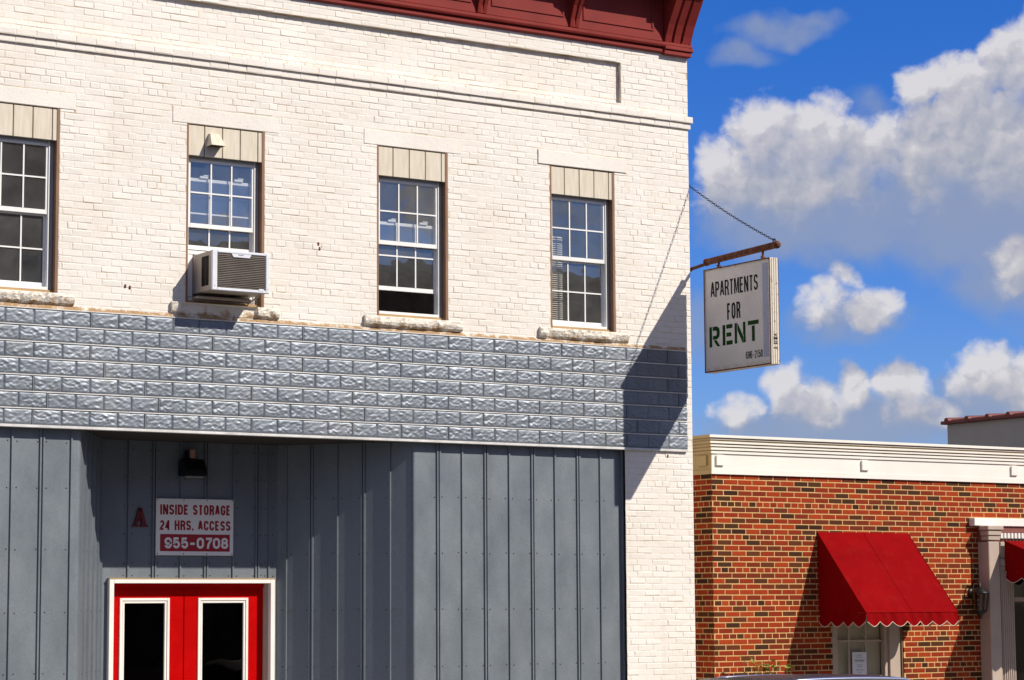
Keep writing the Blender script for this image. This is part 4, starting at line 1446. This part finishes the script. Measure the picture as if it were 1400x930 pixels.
RWX0, RWX1, RWZ0, RWZ1 = 2.545, 3.70, 0.95, 2.30
PX0, PX1 = 5.46, 7.05
mb = MB()
KR = dict(L=0.2165, H=0.0652, joint=0.0125, prot=0.0035, jit=0.0009, bev=0.0018, hdr=6, tintf=tint_red, jx=0.002)
HR = 3.5014 - 0.0326
bricks(mb, FRONT(YR), XR0, XR1, G0, 3.86, [(RWX0, RWX1, RWZ0, RWZ1), (PX0, PX1, G0, 3.2)], vphase=HR, phase=0.80, **KR)
bricks(mb, lambda u, v, d: (XR0 - d, u, v), YR, 7.0, G0, 3.86, [], vphase=HR, phase=YR, **KR)
mb.build("wall", [M_RB, M_RJ], rb)
mb = MB()
mb.quad((XR1, YR, G0), (XR1, 12, G0), (XR1, 12, 4.0), (XR1, YR, 4.0)); mb.quad((XR0, 12, G0), (XR1, 12, G0), (XR1, 12, 4.0), (XR0, 12, 4.0)); mb.quad((XR0, 7, G0), (XR0, 12, G0), (XR0, 12, 4), (XR0, 7, 4))
mb.build("rear_wall", M_OPP1, rb)
mb = MB(); mb.quad((XR0, YR + .3, 3.95), (XR1, YR + .3, 3.95), (XR1, 12, 3.95), (XR0, 12, 3.95)); mb.build("roof", M_ROOF, rb)
# cornice: stepped tiers, returned along the left side
mb = MB()
tiers = [(3.853, 3.905, 0.030), (3.907, 4.096, 0.020), (4.096, 4.128, 0.036), (4.138, 4.166, 0.050), (4.180, 4.200, 0.064), (4.216, 4.240, 0.078), (4.258, 4.268, 0.088), (4.282, 4.314, 0.108)]
for i, (z0, z1, pr) in enumerate(tiers):
    mb.box(XR0 - pr + .008, XR1 + .0, YR - pr, YR + 0.25, z0, z1, 0, 0.001)
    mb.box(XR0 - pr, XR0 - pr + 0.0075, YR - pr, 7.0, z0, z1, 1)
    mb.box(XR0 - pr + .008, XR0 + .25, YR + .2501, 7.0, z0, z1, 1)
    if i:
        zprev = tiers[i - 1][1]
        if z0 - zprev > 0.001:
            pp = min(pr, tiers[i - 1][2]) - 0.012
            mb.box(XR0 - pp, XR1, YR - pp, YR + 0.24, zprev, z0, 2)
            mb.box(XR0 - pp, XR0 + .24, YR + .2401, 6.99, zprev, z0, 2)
for xx in (XR0 + 0.045, 3.05, 5.6, 8.2):
    mb.box(xx, xx + 0.115, YR - 0.046, YR - .02, 3.955, 4.075, 0, .002)
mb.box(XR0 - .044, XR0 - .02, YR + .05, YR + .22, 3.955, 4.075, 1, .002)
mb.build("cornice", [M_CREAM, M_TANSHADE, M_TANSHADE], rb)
# window under the awning
mb = MB()
c0, c1 = RWX0, RWX1
mb.box(c0, c0 + 0.075, YR - .012, YR + .14, RWZ0, RWZ1, 0, .004)
mb.box(c1 - 0.20, c1 - 0.02, YR + .03, YR + .14, RWZ0, RWZ1, 0, .004)
mb.box(c1 - 0.26, c1 - 0.2005, YR + .06, YR + .14, RWZ0, RWZ1, 0, .004)
mb.box(c1 - 0.0195, c1 - .001, YR + .01, YR + .15, RWZ0, RWZ1, 1)
mb.box(c0 + .0755, c1 - .2605, YR + .05, YR + .14, RWZ1 - .07, RWZ1, 0, .004)
mb.box(c0 - .04, c1 + .03, YR - .04, YR + .14, RWZ0 - .06, RWZ0, 0, .006)
rw = mb.build("window", [M_COLUMN, M_CASE], rb)
mb = MB()
wa, wb = c0 + .076, c1 - .261
for k in (1, 2):
    xx = wa + k * (wb - wa) / 3
    mb.box(xx - .013, xx + .013, YR + .095, YR + .115, RWZ0, RWZ1 - .07)
for zz in (1.855, 1.42):
    mb.box(wa, wb, YR + .096, YR + .114, zz - .013, zz + .013)
mb.build("sash", M_COLUMN, rw)
mb = MB(); mb.quad((wa, YR + .11, RWZ0), (wb, YR + .11, RWZ0), (wb, YR + .11, RWZ1 - .07), (wa, YR + .11, RWZ1 - .07)); mb.build("pane", mat("shop_glass", f_glass(0.02, 1.35, (0.95, 0.96, 0.92))), rw)
mb = MB()
z = RWZ0 + .01
while z < RWZ1 - .08:
    mb.quad((wa, YR + .150, z), (wb, YR + .150, z), (wb, YR + .160, z + .026), (wa, YR + .160, z + .026)); z += .026
mb.quad((wa - .05, YR + .20, RWZ0), (wb + .05, YR + .20, RWZ0), (wb + .05, YR + .20, RWZ1), (wa - .05, YR + .20, RWZ1))
mb.build("blind", paint("pale_blind", (0.68, 0.62, 0.47), 0.06, 0.6, bmp=0), rw)
# portico round the entrance: entablature, engaged posts, fluted pilasters, dark door
mb = MB()
mb.box(4.865, 7.65, YR - .10, YR + .01, 3.292, 3.392, 0, .006)
mb.box(5.0, 7.5, YR - .07, YR - .001, 3.212, 3.2915, 1)
for k in range(40):
    xx = 5.12 + k * .062
    if xx < 7.42: mb.box(xx, xx + .034, YR - .115, YR - .071, 3.135, 3.205, 0, .003)
mb.box(5.0, 7.5, YR - .065, YR - .001, 3.09, 3.2115, 1)
mb.build("entablature", [M_TRIM, M_MAROON], rb)
for mirror in (0, 1):
    X = (lambda x: x) if not mirror else (lambda x: 12.51 - x)
    mb = MB()
    def bx(a_, c_, *r):
        p, q = sorted((X(a_), X(c_))); mb.box(p, q, *r)
    bx(5.0, 5.19, YR - .20, YR - .001, G0, 3.09, 0, .008)
    bx(4.955, 5.235, YR - .245, YR - .072, 3.235, 3.2905, 0, .008)
    bx(4.975, 5.215, YR - .225, YR - .072, 3.165, 3.2345, 0, .010)
    bx(4.99, 5.20, YR - .21, YR - .072, 3.105, 3.1645, 0, .008)
    # fluted pilaster beside the door
    bx(5.235, 5.46, YR - .16, YR - .001, G0, 2.78, 0, .004)
    for k in range(6):
        bx(5.25 + k * .036, 5.272 + k * .036, YR - .172, YR - .1601, G0 + .3, 2.72, 0, .004)
    bx(5.22, 5.475, YR - .18, YR - .001, 2.785, 2.87, 0, .010)
    bx(5.26, 5.435, YR - .15, YR - .001, 2.8705, 3.089, 0, .006)
    mb.build("pilaster", M_COLUMN, rb)
mb = MB()
mb.box(PX0, PX0 + .05, YR + .15, YR + .25, G0, 3.19, 0, .004); mb.box(PX1 - .05, PX1, YR + .15, YR + .25, G0, 3.19, 0, .004)
mb.box(PX0 + .05, PX1 - .05, YR + .15, YR + .25, 2.33, 2.385, 0, .004)
mb.box(PX0 + .05, PX1 - .05, YR + .15, YR + .25, G0 + .02, G0 + .3, 0, .004)
mb.box((PX0 + PX1) / 2 - .05, (PX0 + PX1) / 2 + .05, YR + .15, YR + .25, G0 + .3, 2.33, 0, .004)
rd = mb.build("door", M_COLUMN, rb)
mb = MB(); mb.quad((PX0, YR + .20, G0), (PX1, YR + .20, G0), (PX1, YR + .20, 3.19), (PX0, YR + .20, 3.19)); mb.build("pane", M_DGLASS, rd)
mb = MB(); mb.quad((PX0 - .5, YR + 3, G0), (PX1 + .5, YR + 3, G0), (PX1 + .5, YR + 3, 3.3), (PX0 - .5, YR + 3, 3.3))
mb.quad((PX0, YR + .25, G0 + .01), (PX1, YR + .25, G0 + .01), (PX1, YR + 3, G0 + .01), (PX0, YR + 3, G0 + .01))
mb.quad((PX0 - .02, YR + .02, G0), (PX0 - .02, YR + 3, G0), (PX0 - .02, YR + 3, 3.3), (PX0 - .02, YR + .02, 3.3)); mb.quad((PX1 + .02, YR + .02, G0), (PX1 + .02, YR + 3, G0), (PX1 + .02, YR + 3, 3.3), (PX1 + .02, YR + .02, 3.3))
mb.build("hall_wall", M_DARK, rb)

tag(None or (lambda: (lambda q: q)(MB().box(2.93, 3.16, YR + .100 - .018, YR + .100 - .016, 1.33, 1.72).build("paper_notice", M_PAPER)))(), "white paper notice taped inside the window under the red awning", "notice")
pn = bpy.data.objects["paper_notice"]
mb = MB()
for z, w_ in ((1.68, .09), (1.655, .11), (1.615, .16), (1.60, .14), (1.56, .1), (1.54, .06), (1.50, .12), (1.47, .05), (1.43, .10)):
    mb.box(3.045 - w_ / 2, 3.045 + w_ / 2, YR + .0795, YR + .0815, z, z + (.006 if w_ < .15 else .012))
mb.build("print", M_INK, pn)


# ---- awnings
def awning(label, x0, x1, ytop, ztop, yf, zf, val, nsc, scal):
    aw = thing("awning", label, "awning", (x0, ytop, zf), "red canvas awnings on the brick building")
    nu, nv = 26, 14
    th = 0.006
    mbx = MB()
    def surf(u, v):
        sag = -0.012 * math.sin(math.pi * v) * (0.5 + 0.5 * abs(math.sin(math.pi * u * 2)))
        return (x0 + (x1 - x0) * u, ytop + (yf - ytop) * v, ztop + (zf - ztop) * v + sag)
    vs = [surf(i / nu, j / nv) for i in range(nu + 1) for j in range(nv + 1)]
    fs = [(i * (nv + 1) + j, (i + 1) * (nv + 1) + j, (i + 1) * (nv + 1) + j + 1, i * (nv + 1) + j + 1) for i in range(nu) for j in range(nv)]
    mbx.add(vs, fs, 0, 0, True)
    for u in (0.0, 0.5, 1.0):
        p = [Vector(surf(u, j / nv)) + Vector((0, 0, .002)) for j in range(nv + 1)]
        mbx.tube(p, 0.005 if u != 0.5 else 0.0025, 6, 0)
    mbx.tube([surf(i / nu, 1.0) for i in range(nu + 1)], 0.007, 6, 0)
    cn = mbx.build("canopy", M_FABRIC, aw)
    # side gores
    for xx in (x0, x1):
        mbx = MB()
        mbx.add([(xx, ytop, ztop), (xx, yf, zf), (xx, ytop, zf - .02)], [(0, 1, 2)])
        mbx.build("side_panel", M_FABRIC, aw)
    # scalloped valance: front and both sides
    mbx = MB(); pip = MB()
    def val_strip(pa, pb, ns, z0, sgn):
        pa = Vector(pa); pb = Vector(pb)
        n = ns * 10
        top = []; bot = []
        for i in range(n + 1):
            f_ = i / n
            ph = (f_ * ns) % 1.0
            sc_ = (1 - abs(math.sin(math.pi * (f_ * ns)))) ** 0.9
            q = pa.lerp(pb, f_)
            flutter = 0.014 * math.sin(f_ * ns * 2.1 + 1.0) + 0.006 * math.sin(f_ * ns * 5.3)
            off = sgn * (0.012 + flutter)
            top.append(Vector((q.x, q.y, z0)))
            bot.append(Vector((q.x + off.x, q.y + off.y, z0 - val + scal * sc_)))
        mid = [(t_ * .5 + b2 * .5) + sgn * (.010 * math.sin(i * .9)) for i, (t_, b2) in enumerate(zip(top, bot))]
        k = len(mbx.v)
        vs = top + mid + bot
        n1 = n + 1
        mbx.add(vs, [(i, i + 1, n1 + i + 1, n1 + i) for i in range(n)] + [(n1 + i, n1 + i + 1, 2 * n1 + i + 1, 2 * n1 + i) for i in range(n)], 0, 0, True)
        pip.tube(bot, 0.0042, 5)
    val_strip((x0, yf, 0), (x1, yf, 0), nsc, zf, Vector((0, -1, 0)))
    val_strip((x0, ytop - .03, 0), (x0, yf, 0), max(3, int(nsc * abs(ytop - yf) / (x1 - x0))), zf - .004, Vector((-1, 0, 0)))
    val_strip((x1, yf, 0), (x1, ytop - .03, 0), max(3, int(nsc * abs(ytop - yf) / (x1 - x0))), zf - .004, Vector((1, 0, 0)))
    vo = mbx.build("valance", M_FABRIC, aw)
    pip.build("piping", M_PIPING, vo)
    mbx = MB()
    for xx in (x0 + .02, x1 - .02):
        mbx.tube([(xx, ytop - .01, ztop - .03), (xx, yf + .02, zf - .015)], 0.010, 6)
        mbx.tube([(xx, ytop - .01, zf - .02), (xx, yf + .02, zf - .02)], 0.010, 6)
    mbx.tube([(x0 + .02, yf + .02, zf - .02), (x1 - .02, yf + .02, zf - .02)], 0.010, 6)
    mbx.build("frame", M_RIB, aw)
    return aw


awning("steep red canvas awning with scalloped edge over the small window of the brick wall", 2.339, 3.814, YR - .004, 3.185, -0.262, 2.208, 0.168, 7, 0.058)
awning("red canvas awning over the pillared entrance, cut off by the right edge", 5.27, 7.24, YR - .21, 3.10, -0.70, 2.735, 0.165, 9, 0.058)

# wall lantern
lt = thing("wall_lantern", "dark carriage lantern on the brick wall left of the pillared entrance", "lantern", (4.855, 0.42, 2.2))
mb = MB()
lx, ly = 4.855, 0.43
mb.lathe([(0.002, 2.575), (0.014, 2.56), (0.014, 2.52), (0.04, 2.51), (0.12, 2.445), (0.125, 2.432), (0.10, 2.43)], lx, ly, 16)
mb.lathe([(0.07, 2.22), (0.088, 2.212), (0.07, 2.195), (0.03, 2.16), (0.016, 2.12), (0.002, 2.11)], lx, ly, 16)
for k in range(6):
    a_ = k * math.pi / 3 + .2
    mb.tube([(lx + .075 * math.cos(a_), ly + .075 * math.sin(a_), 2.215), (lx + .108 * math.cos(a_), ly + .108 * math.sin(a_), 2.432)], 0.007, 5)
mb.tube([(lx, ly, 2.53), (lx, ly + .03, 2.60), (lx, ly + .09, 2.60), (lx, ly + .15, 2.53), (lx, YR - .004, 2.46)], 0.010, 6)
mb.lathe([(0.001, 0), (0.055, 0.0), (0.05, 0.02), (0.001, 0.022)], 0, 0, 12)
for i in range(len(mb.v) - 48, len(mb.v)):
    x, y, z = mb.v[i]; mb.v[i] = (lx + x, YR - .004 - z, 2.45 + y)
mb.build("bracket", M_LAMP, lt)
mb = MB(); mb.lathe([(0.068, 2.22), (0.10, 2.43)], lx, ly, 12); mb.build("glass", mat("lantern_glass", f_glass(0.05, 1.5, (0.8, 0.8, 0.78))), lt)

# weeds at the foot of the brick wall
pl = thing("weed_shrub", "scraggly yellow green weed growing against the red brick wall behind the car", "plant", (1.3, 0.35, G0))
mb = MB(); lf = MB()
rr = random.Random(3)
for k in range(15):
    bx_, by_ = 1.30 + rr.uniform(-.25, .35), 0.38 + rr.uniform(-.12, .08)
    tx, tz = bx_ + rr.uniform(-.3, .3), rr.uniform(1.3, 1.68) if k > 4 else rr.uniform(1.60, 1.80)
    pts_ = [Vector((bx_ + (tx - bx_) * f_ + rr.uniform(-.02, .02), by_ + rr.uniform(-.03, .03), G0 + (tz - G0) * f_)) for f_ in (0, .25, .5, .75, 1)]
    mb.tube(pts_, [0.007, 0.006, 0.005, 0.004, 0.002], 5)
    for j in range(60):
        f_ = rr.uniform(.12, 1.0)
        i = min(3, int(f_ * 4)); q = pts_[i].lerp(pts_[i + 1], f_ * 4 - i)
        a_ = rr.uniform(0, 6.28); l_ = rr.uniform(.05, .10)
        d_ = Vector((math.cos(a_), math.sin(a_) * .7, rr.uniform(-.1, .7))).normalized()
        s_ = d_.cross(Vector((0, 0, 1))).normalized() * l_ * .32
        lf.add([q, q + d_ * l_ * .5 + s_, q + d_ * l_, q + d_ * l_ * .5 - s_], [(0, 1, 2, 3)])
mb.build("stem", M_STEM, pl); lf.build("foliage", M_LEAF, pl)

# neighbouring taller building seen over the roof
nb_ = thing("grey_stucco_building", "taller grey walled building with a rusty red coping behind the brick roofline", "building", (16, 6, G0))
mb = MB()
mb.box(10.02, 24, 0.75, 6.42, G0, 5.17, 0)
for yy in (4.05, 2.0):
    mb.box(10.012, 10.03, yy - .008, yy + .008, G0, 5.16, 1)
mb.build("wall", [M_GREYST, M_DARK], nb_)
mb = MB()
mb.box(9.94, 24.1, 0.65, 6.50, 5.171, 5.225, 0, .01)
mb.box(10.0, 24.05, 0.70, 6.45, 5.2255, 5.245, 0, .008)
y = 6.35
while y > 0.9:
    mb.tube([(9.93, y, 5.225), (10.4, y, 5.25)], 0.05, 8); y -= 0.46
mb.build("coping", M_COPE, nb_)

# ================================================================== PARKED CAR
car = thing("parked_car", "dark parked car with bright window trim, only its roof showing at the bottom edge", "car", (-1.95, -4.0, 0.05))
CY0, CY1 = -4.86, -3.14
cz = 0.05
CX = -1.95
def cpt(x, z): return (CX + x, z + cz)
body = [(-2.2, .35), (-2.22, .62), (-2.1, .80), (-1.2, .95), (-.95, .98), (1.35, 1.02), (2.1, .98), (2.2, .75), (2.18, .35)]
mb = MB()
def loft(prof, ys):
    n = len(prof)
    vs = []
    for (yy, sx, dz) in ys:
        for (x, z) in prof:
            vs.append((CX + x * sx, yy, z * (1) + dz + cz))
    fs = []
    for k in range(len(ys) - 1):
        for i in range(n):
            fs.append((k * n + i, k * n + (i + 1) % n, (k + 1) * n + (i + 1) % n, (k + 1) * n + i))
    fs.append(tuple(range(n))); fs.append(tuple(range((len(ys) - 1) * n, len(ys) * n))[::-1])
    mb.add(vs, fs, 0)
loft(body, [(CY0, .97, 0), (CY0 + .06, 1, .01), (CY0 + .4, 1.01, .02), (CY1 - .4, 1.01, .02), (CY1 - .06, 1, .01), (CY1, .97, 0)])
# cabin: lower ring to roof ring, with tumblehome
low = [(-1.25, .95), (1.75, 1.0)]
rx0, rx1 = -0.80, 1.22
RZ = 1.582
def roofz(x):
    t_ = (x - 0.1) / 1.15
    return RZ - 0.022 * t_ * t_ * 1.6
nr = 14
xs = [rx0 + (rx1 - rx0) * i / nr for i in range(nr + 1)]
rows = []
for (yy, dz) in ((CY0 + .30, -.034), (CY0 + .36, -.012), (CY0 + .55, 0), ((CY0 + CY1) / 2, .012), (CY1 - .55, 0), (CY1 - .36, -.012), (CY1 - .30, -.034)):
    rows.append([(CX + x, yy, roofz(x) + dz + cz - (0.05 if i in (0, nr) else 0)) for i, x in enumerate(xs)])
vs = [q for r_ in rows for q in r_]
mb.add(vs, [(k * (nr + 1) + i, k * (nr + 1) + i + 1, (k + 1) * (nr + 1) + i + 1, (k + 1) * (nr + 1) + i) for k in range(6) for i in range(nr)], 0, 0, True)
mb.build("body", M_CAR, car)
# glass house
def cabin_side(yl, yr_):
    return
zb_ = 1.0 + cz
A0, A1 = CX - 1.36, CX + 1.80
for (yl, yh) in ((CY0 + .04, CY0 + .30), (CY1 - .04, CY1 - .30)):
    vs = [(A0, yl, zb_)] + [(A1, yl, zb_)] + [(CX + x, yh, roofz(x) - .058 + cz - (0.05 if i in (0, nr) else 0)) for i, x in reversed(list(enumerate(xs)))]
    mb = MB(); mb.add(vs, [tuple(range(len(vs)))])
    mb.build("side_window", M_CGLASS, car)
mb = MB()
mb.add([(A0, CY0 + .04, zb_), (A0, CY1 - .04, zb_), (CX + rx0, CY1 - .30, roofz(rx0) - .108 + cz), (CX + rx0, CY0 + .30, roofz(rx0) - .108 + cz)], [(0, 1, 2, 3)])
for k in range(6):
    pass
mb.add([r_[0] for r_ in rows] + [(CX + rx0, CY1 - .30, roofz(rx0) - .112 + cz), (CX + rx0, CY0 + .30, roofz(rx0) - .112 + cz)], [tuple(range(9))])
mb.build("windscreen", M_CGLASS, car)
mb = MB()
mb.add([(A1, CY0 + .04, zb_), (A1, CY1 - .04, zb_), (CX + rx1, CY1 - .30, roofz(rx1) - .108 + cz), (CX + rx1, CY0 + .30, roofz(rx1) - .108 + cz)], [(0, 1, 2, 3)])
mb.add([r_[-1] for r_ in rows] + [(CX + rx1, CY1 - .30, roofz(rx1) - .112 + cz), (CX + rx1, CY0 + .30, roofz(rx1) - .112 + cz)], [tuple(range(9))])
mb.build("rear_window", M_CGLASS, car)
for sgn, yl, yh in ((1, CY0 + .02, CY0 + .285), (-1, CY1 - .02, CY1 - .285)):
    pts_ = []
    wx0, wx1 = -0.48, 1.10
    for i in range(15):
        f_ = i / 14
        x = wx0 + (wx1 - wx0) * f_
        e_ = min(f_, 1 - f_)
        drop = 0.05 * max(0, 1 - e_ / 0.09) ** 1.5
        pts_.append((CX + x, yh - sgn * .004, roofz(x) - .022 + cz - drop))
    pts_ = [(CX + wx0 - .50, yl + sgn * .0, zb_ + .03)] + pts_ + [(CX + wx1 + .42, yl, zb_ + .05)]
    mb = MB(); mb.tube(pts_, 0.020, 8)
    mb.build("window_trim", M_CHROME, car)
for wx in (-1.38, 1.35):
    for yy in (CY0 + .02, CY1 - .02):
        sg = -1 if yy < -4 else 1
        mb = MB()
        ringp = [(0.20, -.10), (0.30, -.10), (0.325, -.06), (0.325, .06), (0.30, .10), (0.20, .10)]
        n = 28
        vs = []; fs = []
        for r_, dy in ringp:
            vs += [(CX + wx + r_ * math.cos(2 * math.pi * k / n), yy + dy, .325 + cz + r_ * math.sin(2 * math.pi * k / n)) for k in range(n)]
        for i in range(len(ringp)):
            j = (i + 1) % len(ringp)
            for k in range(n):
                fs.append((i * n + k, i * n + (k + 1) % n, j * n + (k + 1) % n, j * n + k))
        mb.add(vs, fs, 0, 0, True)
        whl = mb.build("wheel", M_TYRE, car)
        mb = MB()
        for k in range(5):
            a_ = 2 * math.pi * k / 5
            mb.tube([(CX + wx, yy + sg * .085, .325 + cz), (CX + wx + .2 * math.cos(a_), yy + sg * .08, .325 + cz + .2 * math.sin(a_))], [0.05, 0.03], 8)
        mb.build("rim", M_RIM, whl)
for yy in (CY0 + .3, CY1 - .3):
    mb = MB(); mb.box(CX - 2.215, CX - 2.12, yy - .16, yy + .16, .66 + cz, .78 + cz, 0, .02); mb.build("headlight", M_LENS, car)
    mb = MB(); mb.box(CX + 2.12, CX + 2.20, yy - .14, yy + .14, .78 + cz, .93 + cz, 0, .02); mb.build("tail_light", M_SIGNR, car)

# ================================================================== BUILDINGS ACROSS THE STREET (mirrored in the windows)
def opposite(label, x0, x1, h, mt, seed):
    ob = thing("brick_shop_building", label, "building", ((x0 + x1) / 2, -26.6, G0))
    yF = -26.6
    mbx = MB()
    cols = int((x1 - x0) / 2.4)
    wx = [x0 + (k + .5) * (x1 - x0) / cols for k in range(cols)]
    hol = []
    z = 4.9
    while z + 2.6 < h:
        hol += [(c_ - .5, c_ + .5, z, z + 1.7) for c_ in wx]; z += 3.5
    hol += [(c_ - .95, c_ + .95, .8, 3.4) for c_ in wx]
    cu = sorted({x0, x1, *[q for h_ in hol for q in h_[:2]]}); cv = sorted({G0, h, *[q for h_ in hol for q in h_[2:]]})
    for i in range(len(cu) - 1):
        for j in range(len(cv) - 1):
            mu, mv = (cu[i] + cu[i + 1]) / 2, (cv[j] + cv[j + 1]) / 2
            if any(h_[0] < mu < h_[1] and h_[2] < mv < h_[3] for h_ in hol): continue
            mbx.quad((cu[i], yF, cv[j]), (cu[i + 1], yF, cv[j]), (cu[i + 1], yF, cv[j + 1]), (cu[i], yF, cv[j + 1]))
    for h_ in hol:
        mbx.quad((h_[0], yF, h_[3]), (h_[1], yF, h_[3]), (h_[1], yF - .2, h_[3]), (h_[0], yF - .2, h_[3])); mbx.quad((h_[0], yF, h_[2]), (h_[1], yF, h_[2]), (h_[1], yF - .2, h_[2]), (h_[0], yF - .2, h_[2]))
        for q in h_[:2]: mbx.quad((q, yF, h_[2]), (q, yF - .2, h_[2]), (q, yF - .2, h_[3]), (q, yF, h_[3]))
    mbx.box(x0, x1, yF - 12, yF - .5, G0, h - .6)
    mbx.build("wall", mt, ob)
    mbx = MB(); mbx.box(x0 - .05, x1 + .05, yF - .5, yF + .22, h, h + .28, 0, .03); mbx.box(x0, x1, yF - .4, yF + .08, h - .5, h - .35, 0, .02)
    mbx.build("parapet", M_LIME, ob)
    for h_ in hol:
        mbx = MB()
        f_ = .05
        mbx.box(h_[0], h_[0] + f_, yF - .19, yF - .12, h_[2], h_[3]); mbx.box(h_[1] - f_, h_[1], yF - .19, yF - .12, h_[2], h_[3])
        mbx.box(h_[0] + f_, h_[1] - f_, yF - .19, yF - .12, h_[2], h_[2] + f_); mbx.box(h_[0] + f_, h_[1] - f_, yF - .19, yF - .12, h_[3] - f_, h_[3])
        wn = mbx.build("window", M_COLUMN, ob)
        mbx = MB(); mbx.quad((h_[0], yF - .17, h_[2]), (h_[1], yF - .17, h_[2]), (h_[1], yF - .17, h_[3]), (h_[0], yF - .17, h_[3])); mbx.build("pane", M_CGLASS, wn)
    return ob


opposite("tall brown brick building across the street, its dark front mirrored in the leftmost upper window", -14.0, 4.0, 14.0, M_OPP2, 1)
opposite("lower dark brick building across the street, its roofline mirrored in the right-hand upper windows", 5.2, 30.0, 10.3, M_OPP1, 2)
